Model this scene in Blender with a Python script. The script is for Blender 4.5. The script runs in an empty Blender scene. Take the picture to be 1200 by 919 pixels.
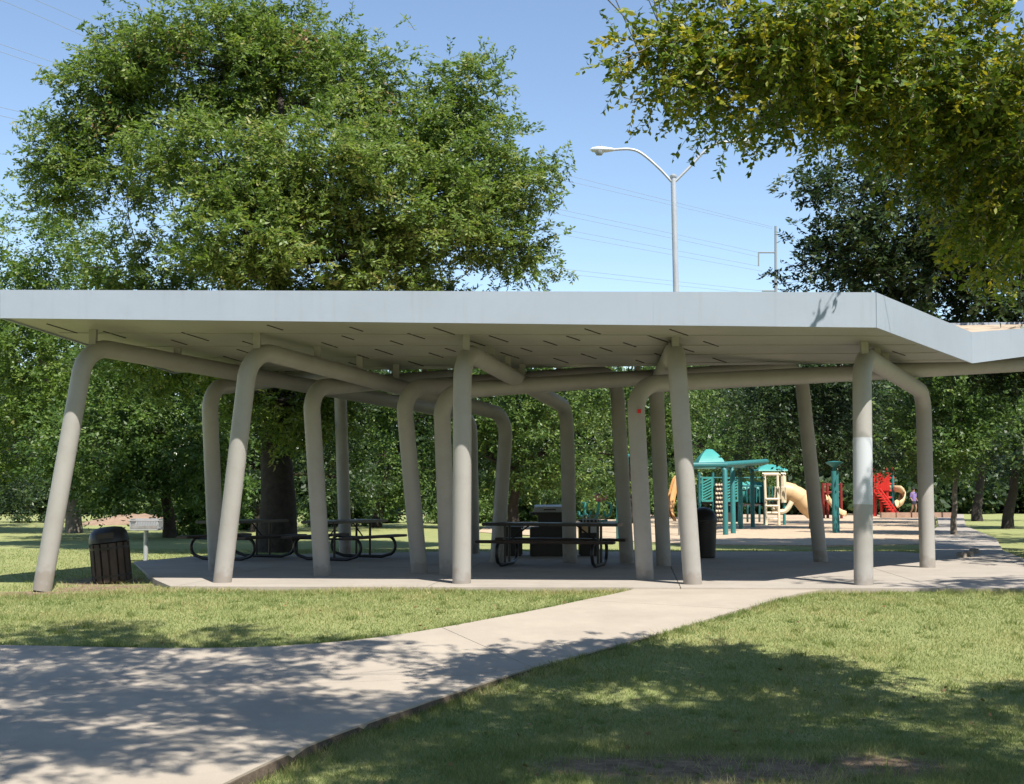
import bpy, bmesh, math, random
import numpy as np
from mathutils import Vector, Matrix

random.seed(7)
RNG = np.random.default_rng(11)
sc = bpy.context.scene
COL = sc.collection

# ------------------------------------------------------------------ camera
F = 1449.0                       # focal length in photo pixels (photo is 1200 x 919)
CAMZ = 1.31                      # eye height above the pavilion slab
PITCH = math.atan(120.5 / F)
cd = bpy.data.cameras.new('camera'); cam = bpy.data.objects.new('camera', cd); COL.objects.link(cam)
cd.sensor_width = 36; cd.lens = F / 1200 * 36; cd.clip_start = .1; cd.clip_end = 2000
cam.location = (0, 0, CAMZ); cam.rotation_euler = (math.pi / 2 + PITCH, 0, 0)
sc.camera = cam

# ------------------------------------------------------------------ sky, sun, exposure
SUN_EL = math.radians(57); SUN_AZ = math.radians(30)     # azimuth: to the right of straight behind the camera
SUN = Vector((math.cos(SUN_EL) * math.sin(SUN_AZ), -math.cos(SUN_EL) * math.cos(SUN_AZ), math.sin(SUN_EL)))
w = bpy.data.worlds.new('World'); sc.world = w; w.use_nodes = True
nt = w.node_tree; nt.nodes.clear()
sky = nt.nodes.new('ShaderNodeTexSky'); sky.sky_type = 'NISHITA'; sky.sun_disc = False
sky.sun_elevation = SUN_EL; sky.sun_rotation = math.pi - SUN_AZ
sky.altitude = 200; sky.air_density = 1.0; sky.dust_density = 0.0; sky.ozone_density = 1.0
bg = nt.nodes.new('ShaderNodeBackground'); bg.inputs[1].default_value = .075
wo = nt.nodes.new('ShaderNodeOutputWorld')
nt.links.new(sky.outputs[0], bg.inputs[0]); nt.links.new(bg.outputs[0], wo.inputs[0])
sl = bpy.data.lights.new('sun', 'SUN'); sl.energy = 3.15; sl.angle = math.radians(.53); sl.color = (1, .95, .86)
so = bpy.data.objects.new('sun', sl); COL.objects.link(so); so.rotation_euler = SUN.to_track_quat('Z', 'Y').to_euler()
sc.view_settings.view_transform = 'Standard'; sc.view_settings.look = 'None'
sc.view_settings.exposure = 1.4; sc.view_settings.gamma = 1
sc.cycles.max_bounces = 6; sc.cycles.diffuse_bounces = 2; sc.cycles.transmission_bounces = 3
sc.cycles.transparent_max_bounces = 4; sc.cycles.glossy_bounces = 2
sc.cycles.caustics_reflective = False; sc.cycles.caustics_refractive = False

# ------------------------------------------------------------------ helpers
CP, SP = math.cos(PITCH), math.sin(PITCH)
def at(px, py, D):
    """the world point at ground distance D (metres along +Y) that the photo shows at px, py"""
    u = (px - 600) / F; v = (459.5 - py) / F
    y = CP - SP * v; z = SP + CP * v; k = D / y
    return Vector((u * k, D, CAMZ + z * k))

def gz(y):                        # the lawn falls gently from the slab towards the photographer
    t = np.clip((16.6 - np.asarray(y, float)) / 7.0, 0, 1)
    return -0.42 * (t * t * (3 - 2 * t))

def ss(a, b, x):
    t = np.clip((x - a) / (b - a), 0, 1); return t * t * (3 - 2 * t)

def tag(o, label, cat, group=None):
    o['label'] = label; o['category'] = cat
    if group: o['group'] = group
    return o

def thing(name, loc, label, cat, group=None, rz=0):
    o = bpy.data.objects.new(name, None); COL.objects.link(o); o.empty_display_size = .2
    o.location = loc; o.rotation_euler = (0, 0, rz)
    return tag(o, label, cat, group)

def link(name, me, m, parent=None, smooth=False):
    o = bpy.data.objects.new(name, me); COL.objects.link(o)
    if m is not None and not me.materials: me.materials.append(m)
    if parent: o.parent = parent
    if smooth: me.polygons.foreach_set('use_smooth', [True] * len(me.polygons))
    return o

def np_mesh(name, co, faces_flat, k):
    """mesh from a vertex array and equal-sized faces (k corners each)"""
    me = bpy.data.meshes.new(name)
    co = np.ascontiguousarray(co, dtype=np.float32); fl = np.ascontiguousarray(faces_flat, dtype=np.int32).ravel()
    me.vertices.add(len(co)); me.vertices.foreach_set('co', co.ravel())
    me.loops.add(len(fl)); me.loops.foreach_set('vertex_index', fl)
    n = len(fl) // k
    me.polygons.add(n); me.polygons.foreach_set('loop_start', np.arange(0, len(fl), k, dtype=np.int32))
    me.update(calc_edges=True)
    return me

class MB:
    """collects simple solids and makes ONE mesh object of them"""
    def __init__(s): s.v = []; s.f = []
    def add(s, vs, fs):
        b = len(s.v); s.v += [tuple(p) for p in vs]; s.f += [tuple(i + b for i in f) for f in fs]; return s
    def box(s, c, d, M=None):
        x, y, z = d[0] / 2, d[1] / 2, d[2] / 2
        vs = [Vector((i * x, j * y, k * z)) for k in (-1, 1) for j in (-1, 1) for i in (-1, 1)]
        if M is not None: vs = [M @ p for p in vs]
        c = Vector(c)
        return s.add([p + c for p in vs], [(0, 2, 3, 1), (4, 5, 7, 6), (0, 1, 5, 4), (2, 6, 7, 3), (0, 4, 6, 2), (1, 3, 7, 5)])
    def tube(s, pts, r, n=10, cap=True):
        pts = [Vector(p) for p in pts]; m = len(pts)
        rs = r if isinstance(r, (list, tuple)) else [r] * m
        T = [(pts[min(i + 1, m - 1)] - pts[max(i - 1, 0)]).normalized() for i in range(m)]
        a = T[0].orthogonal().normalized(); vs = []
        for i in range(m):
            a = (a - T[i] * a.dot(T[i])).normalized(); b = T[i].cross(a)
            for j in range(n):
                q = 2 * math.pi * j / n; vs.append(pts[i] + (a * math.cos(q) + b * math.sin(q)) * rs[i])
        fs = [(i * n + j, i * n + (j + 1) % n, (i + 1) * n + (j + 1) % n, (i + 1) * n + j) for i in range(m - 1) for j in range(n)]
        if cap: fs += [tuple(range(n - 1, -1, -1)), tuple(range((m - 1) * n, m * n))]
        return s.add(vs, fs)
    def lathe(s, prof, c=(0, 0, 0), n=20, sx=1, sy=1):
        c = Vector(c); m = len(prof)
        vs = [c + Vector((r * math.cos(2 * math.pi * j / n) * sx, r * math.sin(2 * math.pi * j / n) * sy, z)) for r, z in prof for j in range(n)]
        fs = [(i * n + j, i * n + (j + 1) % n, (i + 1) * n + (j + 1) % n, (i + 1) * n + j) for i in range(m - 1) for j in range(n)]
        fs += [tuple(range(n - 1, -1, -1)), tuple(range((m - 1) * n, m * n))]
        return s.add(vs, fs)
    def prism(s, poly, z0, z1):
        """plan polygon (counter-clockwise); z0, z1 numbers or functions of (x, y)"""
        g = lambda z, p: z(p[0], p[1]) if callable(z) else z
        n = len(poly)
        vs = [(p[0], p[1], g(z0, p)) for p in poly] + [(p[0], p[1], g(z1, p)) for p in poly]
        return s.add(vs, [tuple(range(n - 1, -1, -1)), tuple(range(n, 2 * n))] + [(i, (i + 1) % n, n + (i + 1) % n, n + i) for i in range(n)])
    def slab8(s, b, t):
        """box from four bottom and four top corners"""
        return s.add(list(b) + list(t), [(3, 2, 1, 0), (4, 5, 6, 7), (0, 1, 5, 4), (1, 2, 6, 5), (2, 3, 7, 6), (3, 0, 4, 7)])
    def build(s, name, m, parent=None, smooth=False, bevel=0):
        me = bpy.data.meshes.new(name); me.from_pydata(s.v, [], s.f); me.update()
        bm = bmesh.new(); bm.from_mesh(me)
        if bevel: bmesh.ops.bevel(bm, geom=bm.edges[:], offset=bevel, segments=2, affect='EDGES', clamp_overlap=True)
        bmesh.ops.recalc_face_normals(bm, faces=bm.faces); bm.to_mesh(me); bm.free()
        o = link(name, me, m, parent, smooth)
        if smooth: me.set_sharp_from_angle(angle=math.radians(40))
        return o

# ------------------------------------------------------------------ materials
def mat(name, base, rough=.6, var=.12, scale=3.0, bump=0.0, bscale=40., metal=0, spec=.4, stain=None, stscale=1.5, stamt=.5):
    m = bpy.data.materials.new(name); m.use_nodes = True; n = m.node_tree.nodes; l = m.node_tree.links
    p = n['Principled BSDF']; p.inputs['Roughness'].default_value = rough; p.inputs['Metallic'].default_value = metal
    p.inputs['Specular IOR Level'].default_value = spec
    tc = n.new('ShaderNodeTexCoord'); nz = n.new('ShaderNodeTexNoise'); nz.inputs['Scale'].default_value = scale
    nz.inputs['Detail'].default_value = 6; nz.inputs['Roughness'].default_value = .65
    l.new(tc.outputs['Object'], nz.inputs['Vector'])
    r = n.new('ShaderNodeValToRGB'); b = Vector(base)
    r.color_ramp.elements[0].position = .3; r.color_ramp.elements[1].position = .7
    r.color_ramp.elements[0].color = (*(b * (1 - var)), 1); r.color_ramp.elements[1].color = (*(b * (1 + var)), 1)
    l.new(nz.outputs['Fac'], r.inputs[0]); out = r.outputs[0]
    if stain:
        n2 = n.new('ShaderNodeTexNoise'); n2.inputs['Scale'].default_value = stscale; n2.inputs['Detail'].default_value = 8
        n2.inputs['Roughness'].default_value = .7
        l.new(tc.outputs['Object'], n2.inputs['Vector'])
        r2 = n.new('ShaderNodeValToRGB'); r2.color_ramp.elements[0].position = .48; r2.color_ramp.elements[1].position = .72
        r2.color_ramp.elements[1].color = (stamt,) * 3 + (1,)
        l.new(n2.outputs['Fac'], r2.inputs[0])
        mx = n.new('ShaderNodeMix'); mx.data_type = 'RGBA'; l.new(r2.outputs[0], mx.inputs['Factor'])
        l.new(out, mx.inputs['A']); mx.inputs['B'].default_value = (*stain, 1); out = mx.outputs['Result']
    l.new(out, p.inputs['Base Color'])
    if bump:
        n3 = n.new('ShaderNodeTexNoise'); n3.inputs['Scale'].default_value = bscale; n3.inputs['Detail'].default_value = 5
        l.new(tc.outputs['Object'], n3.inputs['Vector'])
        bp = n.new('ShaderNodeBump'); bp.inputs['Strength'].default_value = bump; bp.inputs['Distance'].default_value = .02
        l.new(n3.outputs['Fac'], bp.inputs['Height']); l.new(bp.outputs[0], p.inputs['Normal'])
    return m

def leaf_mat(name, stops, trans=.35, rough=.45, spec=.4, tcol=(1.15, 1.25, .55)):
    """leaf colour from a per-leaf 'tint' attribute"""
    m = bpy.data.materials.new(name); m.use_nodes = True; n = m.node_tree.nodes; l = m.node_tree.links
    p = n['Principled BSDF']; p.inputs['Roughness'].default_value = rough; p.inputs['Specular IOR Level'].default_value = spec
    a = n.new('ShaderNodeAttribute'); a.attribute_name = 'tint'
    r = n.new('ShaderNodeValToRGB'); e = r.color_ramp.elements
    while len(e) < len(stops): e.new(.5)
    for i, (q, c) in enumerate(stops): e[i].position = q; e[i].color = (*c, 1)
    l.new(a.outputs['Fac'], r.inputs[0]); l.new(r.outputs[0], p.inputs['Base Color'])
    if trans:
        t = n.new('ShaderNodeBsdfTranslucent'); mu = n.new('ShaderNodeMix'); mu.data_type = 'RGBA'; mu.blend_type = 'MULTIPLY'
        mu.inputs['Factor'].default_value = 1; l.new(r.outputs[0], mu.inputs['A']); mu.inputs['B'].default_value = (*tcol, 1)
        l.new(mu.outputs['Result'], t.inputs[0])
        x = n.new('ShaderNodeMixShader'); x.inputs[0].default_value = trans
        l.new(p.outputs[0], x.inputs[1]); l.new(t.outputs[0], x.inputs[2]); l.new(x.outputs[0], n['Material Output'].inputs[0])
    return m

M = {}
M['pipe'] = mat('taupe_pipe_paint', (.345, .33, .312), .5, .05, 1.2, stain=(.25, .225, .19), stscale=2.2, stamt=.35)
def leg_mat():
    m = mat('taupe_leg_paint', (.345, .33, .312), .5, .05, 1.2, stain=(.25, .225, .19), stscale=2.2, stamt=.35)
    n = m.node_tree.nodes; l = m.node_tree.links; p = n['Principled BSDF']; src = p.inputs['Base Color'].links[0].from_socket
    tc = n.new('ShaderNodeTexCoord'); sx = n.new('ShaderNodeSeparateXYZ'); l.new(tc.outputs['Object'], sx.inputs[0])
    nz = n.new('ShaderNodeTexNoise'); nz.inputs['Scale'].default_value = 7; nz.inputs['Detail'].default_value = 7; l.new(tc.outputs['Object'], nz.inputs['Vector'])
    a = n.new('ShaderNodeMath'); a.operation = 'MULTIPLY_ADD'; a.inputs[1].default_value = -.7; l.new(nz.outputs['Fac'], a.inputs[0]); l.new(sx.outputs[2], a.inputs[2])
    r = n.new('ShaderNodeValToRGB'); r.color_ramp.elements[0].position = 0; r.color_ramp.elements[0].color = (.4,) * 3 + (1,); r.color_ramp.elements[1].position = .12; r.color_ramp.elements[1].color = (0, 0, 0, 1)
    b = n.new('ShaderNodeMath'); b.operation = 'ADD'; b.inputs[1].default_value = .22; l.new(a.outputs[0], b.inputs[0]); l.new(b.outputs[0], r.inputs[0])
    mx = n.new('ShaderNodeMix'); mx.data_type = 'RGBA'; l.new(r.outputs[0], mx.inputs['Factor']); l.new(src, mx.inputs['A']); mx.inputs['B'].default_value = (.20, .155, .115, 1)
    l.new(mx.outputs['Result'], p.inputs['Base Color']); return m
M['leg'] = leg_mat()
M['patch'] = mat('white_patch_paint', (.50, .52, .56), .45, .03, 2)
M['fascia'] = mat('light_grey_fascia_paint', (.335, .38, .445), .4, .035, .8, .35, .9, stain=(.29, .325, .37), stscale=.9, stamt=.5)
def streaks(m):
    n = m.node_tree.nodes; l = m.node_tree.links; p = n['Principled BSDF']; src = p.inputs['Base Color'].links[0].from_socket
    tc = n.new('ShaderNodeTexCoord'); mp = n.new('ShaderNodeMapping'); mp.inputs['Scale'].default_value = (5, 5, .5); l.new(tc.outputs['Object'], mp.inputs[0])
    nz = n.new('ShaderNodeTexNoise'); nz.inputs['Scale'].default_value = 2; nz.inputs['Detail'].default_value = 6; l.new(mp.outputs[0], nz.inputs['Vector'])
    r = n.new('ShaderNodeValToRGB'); r.color_ramp.elements[0].position = .55; r.color_ramp.elements[0].color = (0, 0, 0, 1); r.color_ramp.elements[1].position = .8; r.color_ramp.elements[1].color = (.2,) * 3 + (1,)
    l.new(nz.outputs['Fac'], r.inputs[0]); mx = n.new('ShaderNodeMix'); mx.data_type = 'RGBA'; l.new(r.outputs[0], mx.inputs['Factor']); l.new(src, mx.inputs['A']); mx.inputs['B'].default_value = (.22, .23, .23, 1)
    l.new(mx.outputs['Result'], p.inputs['Base Color'])
streaks(M['fascia'])
M['soffit'] = mat('soffit_paint', (.325, .318, .285), .5, .07, .9, stain=(.24, .225, .185), stscale=.7, stamt=.5)
M['rooftop'] = mat('roof_top_debris', (.42, .33, .24), .9, .25, 4)
M['slot'] = mat('dark_slot', (.05, .045, .04), .9, .1)
M['concrete'] = mat('pale_concrete', (.365, .315, .255), .85, .09, 1.3, .25, 60, stain=(.30, .255, .215), stscale=.8, stamt=.6)
M['slabcon'] = mat('slab_concrete', (.355, .315, .27), .8, .09, 1.3, .2, 60, stain=(.27, .235, .2), stscale=.9, stamt=.6)
M['kerbcon'] = mat('old_kerb_concrete', (.10, .075, .055), .95, .35, 6, .5, 40)
M['black'] = mat('black_coating', (.018, .018, .02), .35, .2, 4)
M['seat'] = mat('dark_bench_coating', (.045, .025, .02), .5, .3, 6)
M['slat'] = mat('weathered_slat', (.06, .045, .038), .75, .35, 5, .3, 30)
M['bin'] = mat('black_plastic', (.016, .016, .018), .4, .2, 5)
M['steel'] = mat('galvanised_steel', (.46, .47, .48), .45, .08, 2, metal=.35)
M['lamp'] = mat('lamp_housing', (.62, .64, .66), .4, .05)
M['glass'] = mat('lamp_lens', (.32, .34, .36), .15, .05, spec=.7)
M['grillsteel'] = mat('grill_steel', (.30, .29, .28), .5, .25, 8, metal=.3, stain=(.25, .13, .09), stscale=6)
M['wire'] = mat('power_line', (.22, .24, .27), .6, .05)
M['bark'] = mat('bark_with_shade', (.04, .032, .026), .95, .4, 7, .8, 14)  # crown shade is put into the bark colour
M['bark2'] = mat('grey_bark', (.16, .135, .11), .95, .35, 7, .8, 14)
M['mulch'] = mat('wood_mulch', (.47, .36, .25), .95, .25, 14, .6, 25, stain=(.34, .24, .17), stscale=1.2, stamt=.6)
M['teal'] = mat('teal_powder_coat', (.028, .16, .165), .5, .1)
M['aqua'] = mat('aqua_plastic', (.05, .29, .265), .5, .1)
M['tan'] = mat('tan_plastic', (.62, .43, .24), .45, .08)
M['cream'] = mat('cream_powder_coat', (.68, .58, .42), .4, .06)
M['orange'] = mat('orange_tan_plastic', (.55, .28, .10), .45, .08)
M['red'] = mat('red_powder_coat', (.50, .025, .018), .4, .1)
M['maroon'] = mat('maroon_plastic', (.34, .08, .16), .35, .1)
M['deck'] = mat('brown_deck', (.06, .045, .04), .7, .2)
M['timber'] = mat('timber_edging', (.34, .22, .16), .9, .2, 4)
M['earth'] = mat('bare_earth', (.28, .19, .13), .95, .2, 2)
M['skin'] = mat('skin', (.30, .17, .11), .6, .05)
M['shaded_red'] = mat('red_paint_with_shade', (.20, .02, .016), .5, .15)  # the red darkened, so the frame's shade sits in the colour
M['shirt'] = mat('purple_shirt', (.20, .14, .34), .8, .08)
M['short'] = mat('dark_shorts', (.03, .03, .05), .8, .1)
M['hair'] = mat('dark_hair', (.02, .015, .012), .6, .1)
M['sticker'] = mat('red_sticker', (.65, .02, .02), .5, .05)

G = dict(
 pecan=leaf_mat('pecan_leaf', [(0, (.07, .125, .025)), (.5, (.14, .215, .045)), (.9, (.24, .295, .075)), (1, (.33, .32, .11))], .42),
 dead=leaf_mat('dead_leaf', [(0, (.13, .075, .035)), (1, (.30, .18, .08))], .2),
 elm=leaf_mat('elm_leaf', [(0, (.055, .115, .022)), (.4, (.125, .205, .035)), (.75, (.27, .31, .045)), (1, (.46, .42, .065))], .42, .42, .35, tcol=(1.25, 1.1, .35)),
 dark=leaf_mat('oak_leaf', [(0, (.018, .038, .011)), (.6, (.036, .067, .018)), (1, (.10, .135, .037))], .25),
 mid=leaf_mat('hackberry_leaf', [(0, (.04, .085, .018)), (.6, (.09, .155, .033)), (1, (.19, .25, .065))], .33),
 light=leaf_mat('bush_leaf', [(0, (.06, .12, .03)), (.6, (.11, .19, .05)), (1, (.19, .27, .08))], .36),
 grass=leaf_mat('grass_blade', [(0, (.15, .215, .065)), (.45, (.27, .31, .12)), (.75, (.43, .39, .19)), (1, (.60, .51, .31))], .4, .6, .25, tcol=(1.05, 1.1, .6)),
)

# ground material: lawn with dry patches and bare soil where the lawn has worn away
def ground_mat():
    m = bpy.data.materials.new('lawn_ground'); m.use_nodes = True; n = m.node_tree.nodes; l = m.node_tree.links
    p = n['Principled BSDF']; p.inputs['Roughness'].default_value = .95; p.inputs['Specular IOR Level'].default_value = .15
    tc = n.new('ShaderNodeTexCoord')
    def noise(s, d=6, r=.65):
        q = n.new('ShaderNodeTexNoise'); q.inputs['Scale'].default_value = s; q.inputs['Detail'].default_value = d
        q.inputs['Roughness'].default_value = r; l.new(tc.outputs['Object'], q.inputs['Vector']); return q.outputs['Fac']
    def ramp(f, st):
        r = n.new('ShaderNodeValToRGB'); e = r.color_ramp.elements
        while len(e) < len(st): e.new(.5)
        for i, (q, c) in enumerate(st): e[i].position = q; e[i].color = (*c, 1)
        l.new(f, r.inputs[0]); return r.outputs[0]
    def mix(f, a, b):
        x = n.new('ShaderNodeMix'); x.data_type = 'RGBA'; l.new(f, x.inputs['Factor']); l.new(a, x.inputs['A']); l.new(b, x.inputs['B']); return x.outputs['Result']
    green = ramp(noise(1.1), [(.3, (.22, .265, .095)), (.55, (.32, .335, .14)), (.75, (.46, .41, .21))])
    fine = ramp(noise(45, 4, .7), [(.3, (.15, .18, .06)), (.7, (.36, .36, .16))])
    x = n.new('ShaderNodeMix'); x.data_type = 'RGBA'; x.inputs['Factor'].default_value = .5
    l.new(green, x.inputs['A']); l.new(fine, x.inputs['B']); col = x.outputs['Result']
    soil = ramp(noise(9), [(.3, (.13, .085, .055)), (.7, (.34, .25, .17))])
    a = n.new('ShaderNodeAttribute'); a.attribute_name = 'soil'
    ad = n.new('ShaderNodeMath'); ad.operation = 'ADD'; l.new(a.outputs['Fac'], ad.inputs[0])
    nn = n.new('ShaderNodeMath'); nn.operation = 'MULTIPLY_ADD'; nn.inputs[1].default_value = 1.6; nn.inputs[2].default_value = -.8
    l.new(noise(3.2, 8, .75), nn.inputs[0]); l.new(nn.outputs[0], ad.inputs[1])
    sm = ramp(ad.outputs[0], [(.4, (0, 0, 0)), (.7, (1, 1, 1))])
    col = mix(sm, col, soil); l.new(col, p.inputs['Base Color'])
    bp = n.new('ShaderNodeBump'); bp.inputs['Strength'].default_value = .7; bp.inputs['Distance'].default_value = .03
    l.new(noise(60, 4), bp.inputs['Height']); l.new(bp.outputs[0], p.inputs['Normal'])
    return m
M['ground'] = ground_mat()

# ------------------------------------------------------------------ plan of the front path (left and right edges, from the slab to the frame's left)
def gpt(px, py):                  # where the sight line meets the sloping lawn
    lo, hi = 3., 400.
    for _ in range(60):
        m_ = (lo + hi) / 2
        if at(px, py, m_).z > float(gz(m_)) + .02: lo = m_
        else: hi = m_
    p = at(px, py, lo); return (p.x, p.y)
Ledge = [gpt(*q) for q in [(745, 690), (718, 697), (640, 713), (560, 728), (500, 739), (440, 748), (370, 755), (300, 759), (200, 760), (100, 758), (0, 756), (-220, 752), (-500, 748)]]
Redge = [gpt(*q) for q in [(985, 688.5), (950, 693), (890, 708), (800, 735), (700, 762), (600, 789), (510, 818), (430, 846), (370, 869), (290, 903), (215, 945)]]
Redge += [(Redge[-1][0] - .75, Redge[-1][1] - 1.0), (Redge[-1][0] - 2.2, Redge[-1][1] - 2.8)]
def resample(P, n):
    P = np.array(P); d = np.r_[0, np.cumsum(np.hypot(*np.diff(P, axis=0).T))]; t = np.linspace(0, d[-1], n)
    Q = np.c_[np.interp(t, d, P[:, 0]), np.interp(t, d, P[:, 1])]
    for _ in range(3): Q[1:-1] = (Q[:-2] + 2 * Q[1:-1] + Q[2:]) / 4
    return Q
NP_ = 61
LE, RE = resample(Ledge, NP_), resample(Redge, NP_)
PATHPOLY = np.r_[LE, RE[::-1]]
def inside(poly, x, y):
    c = np.zeros(x.shape, bool); n = len(poly); j = n - 1
    for i in range(n):
        xi, yi = poly[i]; xj, yj = poly[j]
        k = ((yi > y) != (yj > y)) & (x < (xj - xi) * (y - yi) / (yj - yi + 1e-12) + xi)
        c ^= k; j = i
    return c
def edge_dist(P, x, y):
    """signed distance to an edge polyline: positive on its right when walking towards the camera is < 0 ... sign from side of x"""
    best = np.full(x.shape, 1e9); sgn = np.zeros(x.shape)
    for (ax, ay), (bx, by) in zip(P[:-1], P[1:]):
        dx, dy = bx - ax, by - ay; t = np.clip(((x - ax) * dx + (y - ay) * dy) / (dx * dx + dy * dy + 1e-12), 0, 1)
        d = np.hypot(x - ax - t * dx, y - ay - t * dy); cr = dx * (y - ay) - dy * (x - ax)
        k = d < best; best[k] = d[k]; sgn[k] = np.sign(cr)[k]
    return best * sgn
def terr(x, y):
    x = np.asarray(x, float); y = np.asarray(y, float)
    z = gz(y)
    d = edge_dist(RE, x, y)                               # > 0 right of the path
    z = z - .055 * ss(-.30, -.06, d) * ss(13, 9.5, y) - .012 * ss(-.3, -.06, d)
    z = z + .012 * np.sin(x * 1.7 + y * .6) * np.cos(y * 1.1) * (y < 60)
    z = z - .06 * ss(17.5, 12, y) * 0
    # left of the slab the lawn is a little lower
    z = z - .07 * ss(-4.4, -6.2, x) * ss(21, 18.5, y) * ss(10, 15, y)
    return z
def soilmask(x, y):
    s = np.zeros(x.shape)
    for (px, py, a, b) in [(850, 886, 1.2, .55), (1010, 882, .65, .4), (725, 884, .6, .4)]:
        cx, cy = gpt(px, py); s = np.maximum(s, 1.25 - np.hypot((x - cx) / a, (y - cy) / b) * .75)
    for (cx, cy, a, b) in [(-5.9, 18.4, 1.1, .8), (-6.4, 19.6, .8, .8), (-6.9, 17.6, .9, .35), (.8, 17.0, .5, .12)]:
        s = np.maximum(s, 1.1 - np.hypot((x - cx) / a, (y - cy) / b) * .7)
    s = np.maximum(s, 0.42 * ss(-.22, 0, edge_dist(RE, x, y)) * ss(.28, .08, edge_dist(RE, x, y)))
    # thin dry strip against the slab front
    s = np.maximum(s, .62 * ss(16.5, 16.9, y) * (y < 17.6))
    return np.clip(s, 0, 1.2)

# ------------------------------------------------------------------ the ground sheet
xs = np.r_[-700, -400, -220, -140, -100, np.arange(-80, -20, 4), np.arange(-20, -9, .5), np.arange(-9, 9.01, .09), np.arange(9.5, 20, .5), np.arange(20, 80.1, 4), 100, 140, 220, 400, 700]
ys = np.r_[-300, -100, -40, np.arange(-20, 3, 2), np.arange(3, 6.5, .35), np.arange(6.5, 13, .09), np.arange(13, 20, .14), np.arange(20, 45, .6), np.arange(45, 110, 3), 120, 140, 180, 260, 400, 900]
X, Y = np.meshgrid(xs, ys); Z = terr(X, Y)
nx, ny = len(xs), len(ys)
idx = np.arange(nx * ny).reshape(ny, nx)
fc = np.stack([idx[:-1, :-1], idx[:-1, 1:], idx[1:, 1:], idx[1:, :-1]], -1).reshape(-1, 4)
me = np_mesh('lawn', np.c_[X.ravel(), Y.ravel(), Z.ravel()], fc, 4)
at_ = me.attributes.new('soil', 'FLOAT', 'POINT'); at_.data.foreach_set('value', soilmask(X, Y).ravel().astype(np.float32))
lawn = link('lawn', me, M['ground'], smooth=True); lawn['kind'] = 'structure'

# ------------------------------------------------------------------ front path: concrete panels with open joints
path = bpy.data.objects.new('footpath', None); COL.objects.link(path); path['kind'] = 'structure'
def pz(x, y): return float(gz(y)) + .022
def path_panel(A, B):
    """one concrete panel between two edge polylines of equal length"""
    n = len(A); m_ = 11; g = .0; vs = []
    for a, c in zip(A, B):
        for q in np.linspace(0, 1, m_):
            p = np.array(a) + (np.array(c) - np.array(a)) * q; vs.append((p[0], p[1], pz(p[0], p[1])))
    N = len(vs); vs += [(p[0], p[1], p[2] - .17) for p in vs]
    fs = [(k * m_ + j, k * m_ + j + 1, (k + 1) * m_ + j + 1, (k + 1) * m_ + j) for k in range(n - 1) for j in range(m_ - 1)]
    per = list(range(m_)) + [k * m_ + m_ - 1 for k in range(1, n)] + [(n - 1) * m_ + j for j in range(m_ - 2, -1, -1)] + [k * m_ for k in range(n - 2, 0, -1)]
    fs += [(per[j], per[(j + 1) % len(per)], N + per[(j + 1) % len(per)], N + per[j]) for j in range(len(per))]
    return MB().add(vs, fs).build('path_panel', M['concrete'], path)
ib = int(np.argmin(np.hypot(*(RE - np.array(gpt(615, 785))).T))); ia = int(np.argmin(np.hypot(*(LE - np.array(gpt(520, 736))).T)))
JL = [tuple(RE[ib])] + [gpt(*q) for q in [(560, 790), (500, 795), (430, 799), (300, 804), (160, 808), (12, 808.5), (-200, 808), (-460, 806)]]
JL = resample(JL, 41)
def shift(P, d):                  # move a polyline sideways by d
    T = np.gradient(P, axis=0); T /= np.hypot(*T.T)[:, None]; return P + np.c_[-T[:, 1], T[:, 0]] * d
i1 = int(ib * .45); i0_ = int(ia * .45)
def cut(P, a, b, n): return np.c_[np.interp(np.linspace(a, b, n), np.arange(len(P)), P[:, 0]), np.interp(np.linspace(a, b, n), np.arange(len(P)), P[:, 1])]
path_panel(cut(LE, 0, i0_ - .02, 14), cut(RE, 0, i1 - .02, 14))
path_panel(cut(LE, i0_ + .02, ia - .02, 14), cut(RE, i1 + .02, ib - .02, 14))
path_panel(cut(LE, ia + .02, 60, 41), shift(JL, .004 if shift(JL, .1)[20][1] > JL[20][1] else -.004))
path_panel(shift(JL, -.004 if shift(JL, .1)[20][1] > JL[20][1] else .004), cut(RE, ib + .02, 60, 41))
# rough concrete edge that stands out of the worn lawn along the right side
ke = MB(); rr = random.Random(3)
K = [k for k in range(16, 57)]
ring = []
for k in K:
    t = RE[min(k + 1, NP_ - 1)] - RE[k - 1]; t = t / np.hypot(*t); nrm = np.array([-t[1], t[0]])
    z = pz(*RE[k]); wob = rr.uniform(-.012, .014)
    for (o_, h_) in ((-.02, -.012), (.006 + wob, -.016), (.014 + wob, -.06), (.018 + wob, -.2)):
        q = RE[k] + nrm * o_; ring.append((q[0], q[1], z + h_))
ke.add(ring, [(i * 4 + j, i * 4 + j + 1, (i + 1) * 4 + j + 1, (i + 1) * 4 + j) for i in range(len(K) - 1) for j in range(3)])
ke.build('path_edge', M['kerbcon'], path)

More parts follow.
